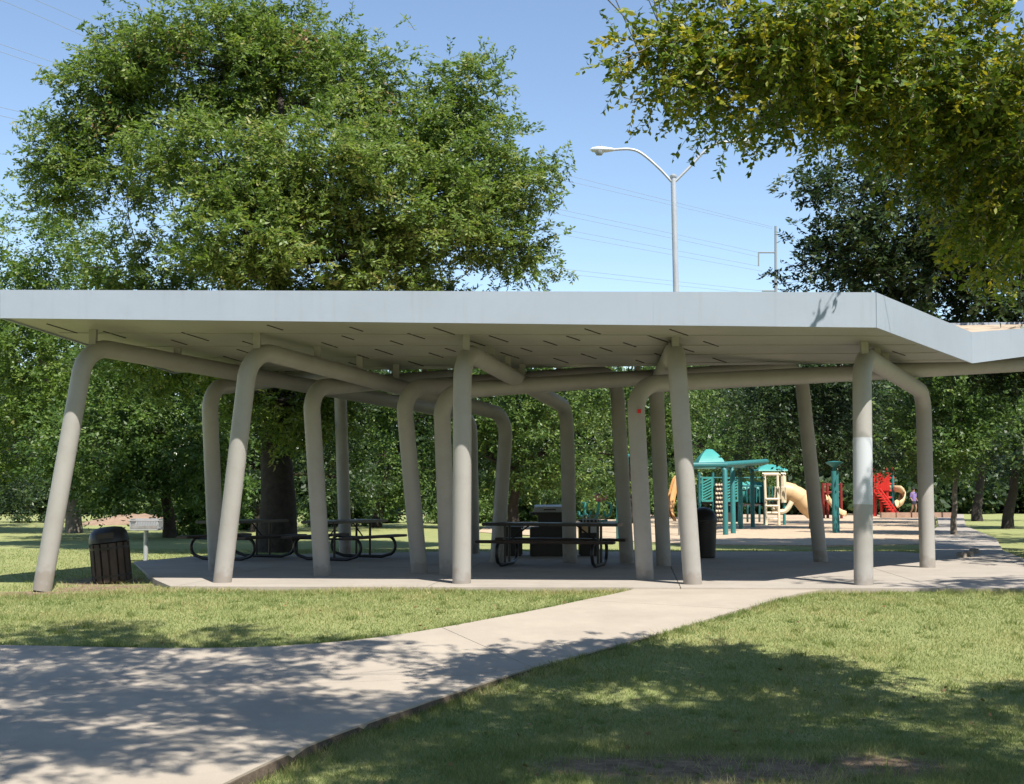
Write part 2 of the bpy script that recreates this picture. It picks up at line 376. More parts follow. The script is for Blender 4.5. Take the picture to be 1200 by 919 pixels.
# ------------------------------------------------------------------ pavilion slab (panels with joints) and the path beyond
SLAB = [(-7.2, 23.7), (-5.35, 18.7), (-4.75, 17.35), (-2, 17.18), (2, 17.1), (6, 16.95), (13, 16.85), (13.5, 22.6), (9.6, 24.2), (8.6, 27.9), (-1.5, 27.9), (-6.6, 25.7)]
slab = bpy.data.objects.new('pavilion_floor', None); COL.objects.link(slab); slab['kind'] = 'structure'
def clip_poly(poly, a, b, c):     # keep a*x+b*y <= c
    out = []
    for i in range(len(poly)):
        p, q = poly[i], poly[(i + 1) % len(poly)]; dp, dq = a * p[0] + b * p[1] - c, a * q[0] + b * q[1] - c
        if dp <= 0: out.append(p)
        if dp * dq < 0: t = dp / (dp - dq); out.append((p[0] + t * (q[0] - p[0]), p[1] + t * (q[1] - p[1])))
    return out
gx = [-9, -4.7, -1.2, 2.3, 5.8, 9.3, 14]; gy = [16, 18.45, 21.6, 24.8, 28.2]; g = .006
sk = .10
for i in range(len(gx) - 1):
    for j in range(len(gy) - 1):
        p = clip_poly(SLAB, -1, sk, -(gx[i] + g) + sk * 17); p = clip_poly(p, 1, -sk, gx[i + 1] - g - sk * 17) if len(p) > 2 else []
        p = clip_poly(p, 0, -1, -(gy[j] + g)) if len(p) > 2 else []; p = clip_poly(p, 0, 1, gy[j + 1] - g) if len(p) > 2 else []
        if len(p) > 2: MB().prism(p, -.18, .045).build('floor_panel', M['slabcon'], slab)
rp = bpy.data.objects.new('far_footpath', None); COL.objects.link(rp); rp['kind'] = 'structure'
Lp = [(8.3, 24.35), (9.3, 27.9), (12.6, 38), (17.5, 51), (28, 82)]; Rp = [(10.1, 24.35), (11.2, 28.4), (14.2, 36.5), (18.6, 51), (29.8, 82)]
for k in range(4):
    for t0, t1 in ((0, .5), (.5, 1)):
        f = lambda P, t: (P[k][0] + (P[k + 1][0] - P[k][0]) * t, P[k][1] + (P[k + 1][1] - P[k][1]) * t)
        MB().prism([f(Lp, t0 + .003), f(Rp, t0 + .003), f(Rp, t1 - .003), f(Lp, t1 - .003)], -.1, .04).build('path_panel', M['slabcon'], rp)
for i, (px, py) in enumerate([(1127, 655), (1135, 653.5), (1142, 650)]):
    p = at(px, py, 1898 / (py - 580))
    o = MB().box((p.x, p.y, .07), (.12, .32, .16)).build('edging_block', M['slabcon'], rp, bevel=.02)

mulch_poly = [(-1.2, 43), (2.0, 37), (4.6, 32.5), (8, 31.6), (11.6, 33), (12.4, 38), (17, 51), (27.5, 82), (12, 92), (3, 75), (-1, 55)]
mu = MB(); cx_ = sum(p[0] for p in mulch_poly) / 11; 
mu.prism(mulch_poly, -.1, .03); mo = mu.build('mulch_ground', M['mulch']); mo['kind'] = 'structure'

# ------------------------------------------------------------------ the pavilion
pav = thing('park_pavilion', (0, 19, 0), 'long grey picnic pavilion with folded butterfly roof on bent pipe legs', 'pavilion')
INV = Matrix.Translation((0, -19, 0))
def pv(p): return Vector(p) - Vector((0, 19, 0))
R0 = .134
def fillet(a, b, c, rad, n=9):
    u = (a - b).normalized(); v = (c - b).normalized(); ang = u.angle(v); d = rad / math.tan(ang / 2)
    o = b + (u + v).normalized() * (rad / math.sin(ang / 2)); p0, p1 = b + u * d, b + v * d
    e0, e1 = (p0 - o), (p1 - o); tot = e0.angle(e1); out = []
    ax = e0.cross(e1).normalized()
    for i in range(n + 1): out.append(o + Matrix.Rotation(tot * i / n, 3, ax) @ e0)
    return out
def frame(f0, e0, e1, f1, bend=.42):
    f0, e0, e1, f1 = [pv(p) for p in (f0, e0, e1, f1)]
    A = fillet(f0, e0, e1, bend); B = fillet(e0, e1, f1, bend)
    pts = A + B
    b = MB().tube(pts, R0, 24, cap=False).build('roof_beam', M['pipe'], pav, smooth=True)
    for f, top in ((f0, A[0]), (f1, B[-1])):
        # slightly overlapping, 0.5 mm slimmer so that no faces coincide
        d = (top - f).normalized()
        leg = MB().tube([f - d * .06, f + d * .05, f + d * .9, top + d * .03], R0 - .0006, 24, cap=False).build('leg', M['leg'], b, smooth=True)
    return b, f0, A, B
def ft(px, py, D=None):
    D = D or 1898 / (py - 580); p = at(px, py, D); p.z = float(gz(D)) + (.0 if D > 17 else 0); return p
FR = [
 (ft(50, 692, 17.95), at(101, 405, 18.0), at(552, 487, 27), ft(555, 650, 27)),
 (ft(260, 686, 18.1), at(293, 408, 17.95), at(594, 487, 23.8), ft(582, 661, 23.4)),
 (ft(541, 687, 17.9), at(542, 409, 17.75), at(664, 478, 23.6), ft(668, 661, 23.4)),
 (ft(812, 688, 17.75), at(792, 406, 17.6), at(769, 450, 22.6), ft(778, 665, 22.3)),
 (ft(1012, 689, 17.6), at(1010, 415, 17.75), at(1082, 460, 21.8), ft(1087, 667, 21.8)),
 (ft(254, 671, 21.0), at(245, 455, 20.6), at(398, 437, 26), ft(405, 652, 26.2)),
 (ft(378, 677, 19.6), at(364, 455, 19.6), at(545, 440, 24), ft(545, 659, 24)),
 (ft(492, 674, 20.2), at(472, 455, 20), at(722, 436, 23.2), ft(735, 662, 23.2)),
 (ft(525, 676, 19.8), at(517, 459, 19.6), at(938, 430, 23.7), ft(962, 660, 23.7)),
 (ft(756, 682, 18.7), at(744, 451, 18.8), at(1235, 425, 22.6), ft(1250, 663, 22.8)),
]
frames = [frame(*f) for f in FR]
# repainted white band on the right front leg
f0, top = pv(FR[4][0]), frames[4][2][0]
d = (top - f0); zf = lambda z: f0 + d * ((z - f0.z) / d.z)
MB().tube([zf(1.17), zf(2.12)], R0 + .0012, 24, cap=False).build('paint_patch', M['patch'], frames[4][0], smooth=True)
# red sticker on the leg behind
p = pv(at(749, 482, 18.62)); MB().box(p, (.05, .05, .06)).build('sticker', M['sticker'], frames[9][0])

# roof planes: bottom corners (soffit) and fascia heights
FL, FRt, VR, VL = at(1, 371.5, 17.25), at(1026, 382.5, 16.45), at(1138, 424.5, 20.0), at(206, 437, 22.0)
RR = VR + Vector((6.0 * .96, 6.0, 1.10)); RL = VL + Vector((2.0, 5.8, 1.05))
TFL, TFR, TVR, TVL = at(1, 340, 17.25), at(1025.5, 343, 16.45), at(1137, 389.5, 20.0), VL + Vector((0, 0, .43))
TRR, TRL = RR + Vector((0, 0, .44)), RL + Vector((0, 0, .44))
def bil(a, b, c, d_, u, v): return a * (1 - u) * (1 - v) + b * u * (1 - v) + c * u * v + d_ * (1 - u) * v
def deck(name, a, b, c, d_, ta, tb, tc_, td, nu, nv):
    v = []; 
    for (q, off) in (((a, b, c, d_), .004), ((ta, tb, tc_, td), -.05)):
        for j in range(nv + 1):
            for i in range(nu + 1): v.append(pv(bil(*q, i / nu, j / nv)) + Vector((0, 0, off)))
    W = nu + 1; N = W * (nv + 1); fs = []; 
    for j in range(nv):
        for i in range(nu):
            f = (j * W + i, j * W + i + 1, (j + 1) * W + i + 1, (j + 1) * W + i); fs += [f[::-1], tuple(N + k for k in f)]
    me = bpy.data.meshes.new(name); me.from_pydata([tuple(p) for p in v], [], fs); me.update()
    me.materials.append(M['soffit']); me.materials.append(M['rooftop'])
    me.polygons.foreach_set('material_index', [i % 2 for i in range(len(fs))])
    o = link(name, me, None, pav); me.polygons.foreach_set('use_smooth', [True] * len(fs)); return o
front = deck('roof_deck', FL, FRt, VR, VL, TFL, TFR, TVR, TVL, 24, 10)
rear = deck('roof_deck', VL, VR, RR, RL, TVL, TVR, TRR, TRL, 24, 10)
# fascia plates in butted panels
def fascia(b0, b1, t0, t1, cuts, parent, out):
    out = Vector(out).normalized() * .022
    for i, (u, v) in enumerate(zip(cuts[:-1], cuts[1:])):
        L = (b1 - b0).length; g = .0003 / L; u2 = u + (g if i else 0); v2 = v - (g if i < len(cuts) - 2 else 0)
        q = [b0.lerp(b1, u2), b0.lerp(b1, v2)]; s = [t0.lerp(t1, u2), t0.lerp(t1, v2)]
        w_ = out * (1 + random.uniform(-.06, .06))
        MB().slab8([pv(q[0]), pv(q[1]), pv(q[1] + w_), pv(q[0] + w_)], [pv(s[0]), pv(s[1]), pv(s[1] + w_), pv(s[0] + w_)]).build('fascia_panel', M['fascia'], parent)
def dz(p, z): return p + Vector((0, 0, z))
fascia(dz(FL, -.02), dz(FRt, -.02), TFL, TFR, [0, .325, .755, 1], front, (-.06, -1, 0))
fascia(dz(FRt, -.02), dz(VR, -.02), TFR, TVR, [0, 1], front, (.8, -.6, 0))
fascia(dz(VR, -.02), dz(RR, -.02), TVR, TRR, [0, .4, 1], rear, (.8, -.6, 0))
fascia(dz(VL, -.02), dz(FL, -.02), TVL, TFL, [0, 1], front, (-.95, .25, 0))
fascia(dz(RL, -.02), dz(VL, -.02), TRL, TVL, [0, 1], rear, (-.95, .25, 0))
fascia(dz(RR, -.02), dz(RL, -.02), TRR, TRL, [0, .25, .5, .75, 1], rear, (0, 1, 0))
# louvre slots that run up the soffit in staggered rows
rs = random.Random(5)
nrows = 22
for i in range(nrows):
    u = (i + .6) / nrows
    for j in range(3):
        v = (.10 + j * .27 + (.13 if i % 2 else 0))
        v += rs.uniform(-.035, .035); u += rs.uniform(-.006, .006)
        if v > .9 or rs.random() < .14 or (u > .76 and rs.random() < .75): continue
        a = bil(FL, FRt, VR, VL, u, v); b = bil(FL, FRt, VR, VL, u + .002, v + .125)
        dr = (b - a).normalized(); M3 = Matrix.Identity(3); M3.col[0] = dr; M3.col[2] = Vector((0, 0, 1)) - dr * dr.z; M3.col[2].normalize(); M3.col[1] = M3.col[2].cross(dr)
        MB().box(pv((a + b) / 2) + Vector((0, 0, .001)), ((b - a).length * rs.uniform(.55, 1.2), .022, .012), M3).build('soffit_slot', M['slot'], front)
for v in (.24, .47, .70, .92):
    b = MB(); P = [pv(bil(FL, FRt, VR, VL, .01 + .98 * i / 14, v)) for i in range(15)]
    for p, q in zip(P[:-1], P[1:]): b.slab8([p + Vector((0, -.008, -.004)), q + Vector((0, -.008, -.004)), q + Vector((0, .008, -.004)), p + Vector((0, .008, -.004))], [p + Vector((0, -.008, .003)), q + Vector((0, -.008, .003)), q + Vector((0, .008, .003)), p + Vector((0, .008, .003))])
    b.build('soffit_seam', M['soffit'], front)
# stub posts between the beams and the roof
def soffit_z(x, y):
    best = None
    for q in ((FL, FRt, VR, VL), (VL, VR, RR, RL)):
        u = v = .5
        for _ in range(14):
            p = bil(*q, u, v); pu = bil(*q, u + .01, v); pw = bil(*q, u, v + .01)
            J = np.array([[pu.x - p.x, pw.x - p.x], [pu.y - p.y, pw.y - p.y]]) / .01
            s = np.linalg.solve(J, [x - p.x, y - p.y]); u += s[0]; v += s[1]
        if -.01 <= u <= 1.01 and -.01 <= v <= 1.01: best = bil(*q, u, v).z
    return best
for k, (b, f0, A, B) in enumerate(frames):
    ts = [.0, .145, .29] if k < 5 else [.5, .75, .93]
    if k in (1, 2): ts = [0, .17, .34, .5]
    for t in ts:
        p = (A[-5] if t == 0 else A[-1].lerp(B[0], t)) + Vector((0, 19, 0)); z = soffit_z(p.x, p.y)
        if z is None or z - p.z < R0 or z - p.z > 1.6: continue
        z0 = p.z + R0 - .02
        MB().box(pv((p.x, p.y, (z0 + z + .02) / 2)), (.10, .10, z - z0 + .02)).build('stub_post', M['pipe'], b)

# ------------------------------------------------------------------ picnic tables
def picnic_table(loc, rz, label, L=2.1):
    t = thing('picnic_table', loc, label, 'picnic table', 'black picnic tables under the pavilion', rz)
    MB().box((0, 0, .74), (L, .74, .055)).build('tabletop', M['black'], t, bevel=.012)
    for s in (-1, 1): MB().box((0, s * .68, .445), (L, .27, .05)).build('seat', M['seat'], t, bevel=.012)
    for e in (-1, 1):
        x = e * (L / 2 - .38); b = MB()
        pts = [(x, -.60, .43)] + [(x, -.56 - .19 * math.sin(q), .25 + .19 * math.cos(q)) for q in np.linspace(.5, 2.6, 7)] + [(x, -.45, .03), (x, .45, .03)] + \
              [(x, .56 + .19 * math.sin(q), .25 + .19 * math.cos(q)) for q in np.linspace(2.6, .5, 7)] + [(x, .60, .43)]
        b.tube(pts, .031, 10)
        for s in (-1, 1): b.tube([(x, s * .16, .03), (x, s * .16, .73)], .024, 10)
        b.tube([(x, -.70, .415), (x, .70, .415)], .02, 8)
        fr = b.build('end_frame', M['black'], t, smooth=True)
        MB().tube([(x, 0, .41), (x - e * .42, 0, .725)], .014, 8).build('brace', M['black'], fr, smooth=True)
    return t
def floor(px, py): p = at(px, py, 1898 / (py - 580)); p.z = .045; return p
def mid(a, b): return (a + b) / 2
pA = mid(floor(256, 659), floor(312, 654.5)); pB = mid(floor(376, 659.5), floor(432, 654.5)); pC = floor(648, 665.2)
picnic_table(pA, math.radians(66), 'black picnic table nearest the pedestal grill, behind second leaning leg')
picnic_table(pB, math.radians(66), 'black picnic table right of the thick tree trunk, seen end-on')
picnic_table(pC, math.radians(-14), 'black picnic table standing broadside in front of the barbecue', 2.45)

# barbecue and boxes behind the right table
q = at(644, 652, 26.0); q.z = .045
t = thing('barbecue', q, 'wide black barbecue with pale lid behind the broadside picnic table', 'barbecue')
MB().box((0, 0, .30), (.82, .6, .60)).build('base', M['bin'], t, bevel=.02)
MB().box((.02, 0, .72), (.52, .46, .25)).build('column', M['bin'], t, bevel=.02)
MB().box((0, 0, .875), (.82, .58, .06)).build('shelf', M['bin'], t, bevel=.01)
lid = MB().slab8([(-.33, -.26, .906), (.33, -.26, .906), (.33, .26, .906), (-.33, .26, .906)], [(-.31, -.2, 1.02), (.31, -.2, 1.02), (.31, .2, 1.06), (-.31, .2, 1.06)]).build('lid', M['steel'], t, bevel=.01)
MB().tube([(-.12, -.27, .95), (-.12, -.31, .96), (.12, -.31, .96), (.12, -.27, .95)], .012, 8).build('handle', M['black'], lid)
for px, lab, wd in ((601, 'dark square bin left of the barbecue', .40), (690, 'dark square bin right of the barbecue with pale notices', .42)):
    q = at(px, 652, 26.0); q.z = .045
    t = thing('square_bin', q, lab, 'bin', 'square bins beside the barbecue')
    MB().box((0, 0, .29 if px < 650 else .36), (wd, wd, .58 if px < 650 else .72)).build('body', M['bin'], t, bevel=.03)
    MB().box((0, 0, .595 if px < 650 else .735), (wd + .04, wd + .04, .03)).build('rim', M['bin'], t, bevel=.008)
    if px > 650:
        for s in (-1, 1): MB().box((s * .09, -wd / 2 - .003, .56), (.13, .006, .16)).build('notice', M['tan'] if s < 0 else M['steel'], t)
# wire basket lying on the right end of the table
q = at(693, 612, 22.1)
t = thing('wire_basket', (q.x, q.y - .1, .045 + .765), 'grey wire basket lying on the broadside picnic table', 'basket')
b = MB()
for zz in (.01, .08, .14): b.tube([(.16 * math.cos(a), .11 * math.sin(a), zz) for a in np.linspace(0, 2 * math.pi, 17)], .006, 6)
for a in np.linspace(0, 2 * math.pi, 15): b.tube([(.16 * math.cos(a), .11 * math.sin(a), .01), (.16 * math.cos(a), .11 * math.sin(a), .14)], .004, 5)
b.build('cage', M['grillsteel'], t); MB().tube([(.16, 0, .14), (.22, 0, .11), (.24, 0, .05), (.2, 0, .01)], .008, 6).build('handle', M['grillsteel'], t)

# ------------------------------------------------------------------ litter bin with slats, pedestal grill, black bin
q = at(132, 677, 19.5); q.z = float(terr(np.array(q.x), np.array(q.y)))
t = thing('litter_bin', q, 'brown slatted litter bin with dark domed hood on bare soil', 'litter bin', rz=math.radians(8)); t.rotation_euler.x = math.radians(1); t.rotation_euler.y = math.radians(-6)
MB().lathe([(.22, .03), (.26, .04), (.275, .62), (.25, .63)], n=20).build('liner', M['bin'], t, smooth=True)
n = 15
for k in range(n):
    a = 2 * math.pi * k / n; Mz = Matrix.Rotation(a, 3, 'Z')
    MB().box(Mz @ Vector((.287, 0, .32)), (.022, .098, .60), Mz).build('slat', M['slat'], t, bevel=.005)
for z in (.1, .53): MB().lathe([(.300, z), (.304, z), (.304, z + .03), (.300, z + .03)], n=30).build('band', M['black'], t, smooth=True)
hd = MB().lathe([(.305, .635), (.30, .70), (.275, .79), (.21, .85), (.10, .87), (.02, .872)], n=24).build('hood', M['bin'], t, smooth=True)
MB().box((.0, -.275, .74), (.26, .05, .10)).build('flap', M['slot'], hd, bevel=.012)
q = at(170.5, 657, 24.6); q.z = 0
t = thing('pedestal_grill', q, 'grey steel pedestal grill on a single post beside slatted litter bin', 'grill', rz=math.radians(4))
MB().tube([(0, 0, -.05), (0, 0, .62)], .045, 12).build('post', M['steel'], t, smooth=True)
fb = MB(); fb.box((0, 0, .63), (.56, .44, .03)); fb.box((0, .21, .74), (.56, .02, .2)); fb.box((-.27, 0, .74), (.02, .40, .2)); fb.box((.27, 0, .74), (.02, .40, .2))
fb.build('firebox', M['steel'], t, bevel=.004)
MB().box((.0, -.21, .675), (.52, .02, .06)).build('front_plate', M['grillsteel'], t, bevel=.004)
gr = MB()
for k in range(11): gr.tube([(-.25 + .05 * k, -.2, .80), (-.25 + .05 * k, .19, .80)], .006, 6)
gr.tube([(-.31, -.205, .80), (.36, -.205, .80)], .009, 6); gr.build('grate', M['grillsteel'], t)
MB().box((.315, -.1, .66), (.07, .09, .02)).build('side_shelf', M['steel'], t)
q = at(825, 655, 25.2); q.z = .045
t = thing('waste_bin', q, 'tall black plastic waste bin with domed lid behind fourth front leg', 'bin')
MB().lathe([(.21, 0), (.23, .02), (.265, .70), (.29, .71), (.29, .75), (.27, .755)], n=24).build('body', M['bin'], t, smooth=True)
MB().lathe([(.28, .757), (.27, .82), (.22, .93), (.12, 1.0), (.01, 1.02)], n=24).build('lid', M['bin'], t, smooth=True)

# ------------------------------------------------------------------ street light, power pole and lines
q = ft(797, 628, 39.5)
t = thing('street_light', q, 'tall galvanised street light with two curved arms behind the pavilion roof', 'street light')
tp = at(789, 209, 39.5) - q
bs = Vector((0.06, 0, 0))
MB().tube([bs, tp + Vector((0, 0, .06))], [.12, .085], 14).build('pole', M['steel'], t, smooth=True)
MB().lathe([(.11, 0), (.12, .06), (.06, .1), (.01, .11)], tp + Vector((0, 0, .03)), 14).build('cap', M['steel'], t, smooth=True)
def L_(px, py): return at(px, py, 39.5) - q
def smooth_line(P, n=20):
    P = [Vector(p) for p in P]; out = []
    P = [P[0] * 2 - P[1]] + P + [P[-1] * 2 - P[-2]]
    for i in range(1, len(P) - 2):
        for k in range(n if i == len(P) - 3 else n):
            s = k / n; a, b, c, d_ = P[i - 1:i + 3]
            out.append(.5 * ((2 * b) + (c - a) * s + (2 * a - 5 * b + 4 * c - d_) * s * s + (3 * b - a - 3 * c + d_) * s ** 3))
    return out + [P[-2]]
arms = [([L_(788, 214), L_(772, 197), L_(752, 180), L_(738, 175), L_(719, 175.5)], -1), ([L_(790, 214), L_(808, 196), L_(826, 177), L_(841, 168), L_(858, 166)], 1)]
for P, s in arms:
    a = MB().tube(smooth_line(P, 5), .045, 10).build('arm', M['steel'], t, smooth=True)
    e = P[-1]
    prof = [(.045, 0), (.09, .06), (.14, .28), (.165, .52), (.12, .72), (.02, .80)]
    h = MB(); h.lathe(prof, n=16, sx=.62); 
    Mr = Matrix.Rotation(math.radians(90) * s, 3, 'Y') 
    h.v = [tuple(Mr @ Vector(v) + e + Vector((-s * .03, 0, 0))) for v in h.v]; hh = h.build('lamp_head', M['lamp'], t, smooth=True)
    lens = MB().lathe([(.02, -.17), (.10, -.155), (.145, -.09), (.15, 0), (.1, .01)], n=16); lens.v = [tuple(Vector(v) + e + Vector((s * .47, 0, -.02))) for v in lens.v]
    lens.build('lens', M['glass'], hh, smooth=True)
    MB().lathe([(.035, .0), (.035, .06), (.01, .075)], e + Vector((s * .40, 0, .085)), 10).build('photocell', M['glass'], hh)
DP = 170.
q = ft(910, 601, DP); tp = at(909, 265, DP) - q
t = thing('power_pole', q, 'distant grey power pole with bracket arm at the edge of right foliage', 'power pole')
MB().tube([(0, 0, 0), tp], [.30, .18], 10).build('pole', M['wire'], t, smooth=True)
def PP(px, py): return at(px, py, DP) - q
MB().tube([PP(909, 296), PP(889, 296)], .12, 6).build('bracket_arm', M['wire'], t)
MB().tube([PP(889, 296), PP(889, 312)], .10, 6).build('insulator', M['wire'], t)
MB().tube([PP(909, 341), PP(893, 341)], .12, 6).build('bracket_arm', M['wire'], t)
lines = [
 ((-20, -8), (340, 132), (905, 268), 'topmost power line crossing the upper left sky', .035),
 ((12, -12), (350, 122), (905, 266), 'power line just above the topmost pair, behind the big tree', .035),
 ((-20, 45), (420, 190), (889, 296), 'power line of the second pair, upper wire', .035),
 ((-20, 54), (420, 197), (889, 301), 'power line of the second pair, lower wire', .035),
 ((-20, 121), (420, 222), (889, 312), 'power line of the third pair, upper wire', .035),
 ((-20, 131), (420, 230), (893, 318), 'power line of the third pair, lower wire', .035),
 ((-20, 255), (420, 290), (893, 341), 'power line of the fourth pair just above the roof, upper wire', .035),
 ((-20, 264), (420, 297), (893, 345), 'power line of the fourth pair just above the roof, lower wire', .035),
]
for a, b, c, lab, r in lines:
    D0 = 105; r = .022
    P = smooth_line([at(*a, D0), at(*b, D0 + (DP - D0) * .4), at(*c, DP)], 14)
    o = MB().tube(P, r, 5).build('power_line', M['wire']); tag(o, lab, 'power line', 'power lines across the sky')

# ------------------------------------------------------------------ playground
def gp(px, D): p = at(px, 600, D); p.z = .03; return p
def zt(py, D): return at(600, py, D).z - .03
# overhead bars (teal)
q = gp(855, 40); t = thing('overhead_bars', q, 'dark teal overhead climbing bars in front of the play tower', 'climbing bars')
def W_(px, py, D): return at(px, py, D) - q
for px, py, D in ((850, 545, 40), (859, 546, 41.5), (868, 547, 47), (882, 547, 49)):
    b = W_(px, 600, D); b.z = -.03; h = zt(py, D)
    MB().tube([b, b + Vector((0, 0, h - .15)), b + Vector((-.04, .1, h - .03)), b + Vector((-.1, .3, h))], .085, 12).build('post', M['teal'], t, smooth=True)
MB().tube([W_(812, 545.5, 40), W_(850, 544.5, 40), W_(898, 541, 44)], .095, 12).build('rail', M['teal'], t, smooth=True)
MB().tube([W_(850, 545, 40), W_(882, 547.5, 49)], .07, 10).build('rail', M['teal'], t, smooth=True)
for k in range(3):
    s = (k + .5) / 3; MB().tube([W_(850, 545, 40).lerp(W_(882, 547.5, 49), s), W_(859, 544, 41.5).lerp(W_(898, 541, 44), s)], .025, 8).build('rung', M['teal'], t)
# main play tower
DT = 53.; q = gp(865, DT); t = thing('play_tower', q, 'teal and tan play tower with peaked roof, tunnel and slides', 'play tower')
def T_(px, py, D=DT): return at(px, py, D) - q
for px, top in ((820, 553), (836, 553), (848, 553), (866, 553), (896, 553), (919, 553)):
    for dd in (0, 1.3):
        b = T_(px, 600, DT + dd); b.z = -.03; MB().tube([b, b + Vector((0, 0, zt(top, DT)))], .06, 10).build('post', M['teal'], t, smooth=True)
# peaked plastic roof: four curved faces meeting in a ridge
def canopy(x0, x1, yb, yt, D, m):
    a, b = T_(x0, yb, D), T_(x1, yb, D); zt_ = T_(x0, yt, D).z; cx = (a.x + b.x) / 2; n = 8; vs = []; fs = []
    for j in range(n + 1):
        s = j / n; hw = (b.x - a.x) / 2 * (1 - s ** 1.8 * .8); dw = .8 * (1 - s ** 1.8 * .9); z = a.z + (zt_ - a.z) * s
        vs += [(cx - hw, -dw + .65, z), (cx + hw, -dw + .65, z), (cx + hw, dw + .65, z), (cx - hw, dw + .65, z)]
    for j in range(n):
        for k in range(4): fs.append((j * 4 + k, j * 4 + (k + 1) % 4, (j + 1) * 4 + (k + 1) % 4, (j + 1) * 4 + k))
    fs += [(3, 2, 1, 0), tuple(range(n * 4, n * 4 + 4))]
    o = MB().add(vs, fs).build('roof', m, t); return o
canopy(817, 851, 549, 526, DT, M['aqua']); canopy(888, 923, 552, 544, DT, M['aqua'])
for x0, x1, y0, m in ((820, 866, 590, M['deck']), (866, 896, 592, M['deck']), (896, 919, 589, M['deck'])):
    a, b = T_(x0, y0), T_(x1, y0); MB().box(((a.x + b.x) / 2, .65, a.z), (b.x - a.x + .06, 1.3, .09)).build('deck', m, t)
# lattice panels
for x0, x1 in ((822, 835), (850, 865)):
    b = MB(); a0, a1 = T_(x0, 588), T_(x1, 559); wd = a1.x - a0.x; ht = a1.z - a0.z
    for (cx, cz, dx, dz_) in ((wd / 2, .04, wd, .08), (wd / 2, ht - .04, wd, .08), (.035, ht / 2, .07, ht - .16), (wd - .035, ht / 2, .07, ht - .16)):
        b.box((a0.x + cx, -.06, a0.z + cz), (dx, .05, dz_))
    for k in range(7):
        s = (k + .5) / 7; zc = a0.z + .1 + s * (ht - .2)
        b.tube([(a0.x + .05, -.06, zc - .10), (a1.x - .05, -.06, zc + .10)], .035, 6)
    b.build('lattice_panel', M['aqua'], t)
# climbing wall with holes seen as pale holds
b0, b1 = T_(838, 612), T_(848, 566); wb = MB().box(((b0.x + b1.x) / 2, -.14, (b0.z + b1.z) / 2), (b1.x - b0.x, .06, b1.z - b0.z)).build('climbing_wall', M['deck'], t)
for i in range(9):
    for j in range(3):
        MB().lathe([(.055, 0), (.055, .03), (.03, .05)], n=8).build('hold', M['cream'], wb)
        o = [c for c in wb.children][-1]; o.rotation_euler = (math.pi / 2, 0, 0)
        o.location = (b0.x + (j + .5 + (.25 if i % 2 else -.1)) * (b1.x - b0.x) / 3.3, -.172, b0.z + .1 + i * .185)
# tunnel
c = T_(878, 577); tn = MB().tube([(T_(868, 577).x, .5, c.z), (T_(895, 577).x, .5, c.z)], .45, 20, cap=False).build('tunnel', M['aqua'], t, smooth=True)
for px in (869, 878, 887): x = T_(px, 577).x; MB().tube([(x - .04, .5, c.z), (x + .04, .5, c.z)], .48, 20, cap=False).build('tunnel_rib', M['aqua'], tn, smooth=True)
MB().tube([(T_(882, 577).x, .03, c.z + .02), (T_(882, 577).x, .0, c.z + .02)], .22, 16).build('porthole', M['bin'], tn)
for k in range(9):
    x = T_(866 + k * 3.6, 0).x; MB().tube([(x, -.02, T_(0, 589).z), (x, -.02, T_(0, 570).z)], .022, 6).build('barrier_bar', M['teal'], t)
for py in (570, 560): MB().tube([T_(820, py) + Vector((0, -.03, 0)), T_(896, py) + Vector((0, -.03, 0))], .03, 6).build('barrier_rail', M['teal'], t)
a0, a1 = T_(849, 612), T_(866, 593); MB().box(((a0.x + a1.x) / 2, .2, (a0.z + a1.z) / 2), (a1.x - a0.x, .05, a1.z - a0.z)).build('lower_panel', M['deck'], t)
for k in range(4): MB().tube([T_(869 + k * 7, 612), T_(869 + k * 7, 592)], .045, 8).build('climber_rung', M['teal'], t)
# ladder frame (cream)
b = MB(); xl, xr, xm = T_(896, 600).x, T_(911, 600).x, T_(918, 600).x; zt2 = T_(900, 556).z
for x in (xl, xr): b.tube([(x, -.3, 0), (x, -.12, zt2)], .06, 8)
b.tube([(xm, -.05, T_(0, 589).z), (xm, -.05, zt2)], .13, 8); b.tube([(xl - .1, -.12, zt2), (xm + .1, -.12, zt2)], .07, 8)
lad = b.build('ladder', M['cream'], t)
for py in (608.5, 601, 593, 585): MB().tube([(xl, -.25, T_(0, py).z), (xr, -.25, T_(0, py).z)], .05, 8).build('rung', M['cream'], lad)
for x in (T_(899, 0).x, T_(906, 0).x): MB().tube([(x - .1, -.16, T_(0, 585).z), (x - .08, -.3, T_(0, 571).z), (x + .08, -.3, T_(0, 571).z), (x + .1, -.16, T_(0, 585).z)], .035, 8).build('handle', M['cream'], lad)
# tube slide, right
pts = [T_(920, 575), T_(930, 577), T_(941, 583), T_(949, 592), T_(958, 600)]
sld = MB().tube(smooth_line([p + Vector((0, .6, 0)) for p in pts], 4), .40, 18, cap=False).build('tube_slide', M['tan'], t, smooth=True)
for k in (1, 2, 3):
    P = smooth_line([p + Vector((0, .6, 0)) for p in pts], 4); i = 4 * k; MB().tube([P[i], P[i + 1].lerp(P[i], .7)], .425, 18, cap=False).build('slide_flange', M['tan'], sld, smooth=True)
b = MB(); P = smooth_line([T_(905, 595), T_(914, 600), T_(922, 597), T_(928, 588)], 5); b.tube(P, .11, 8); b.build('curved_rail', M['cream'], t, smooth=True)
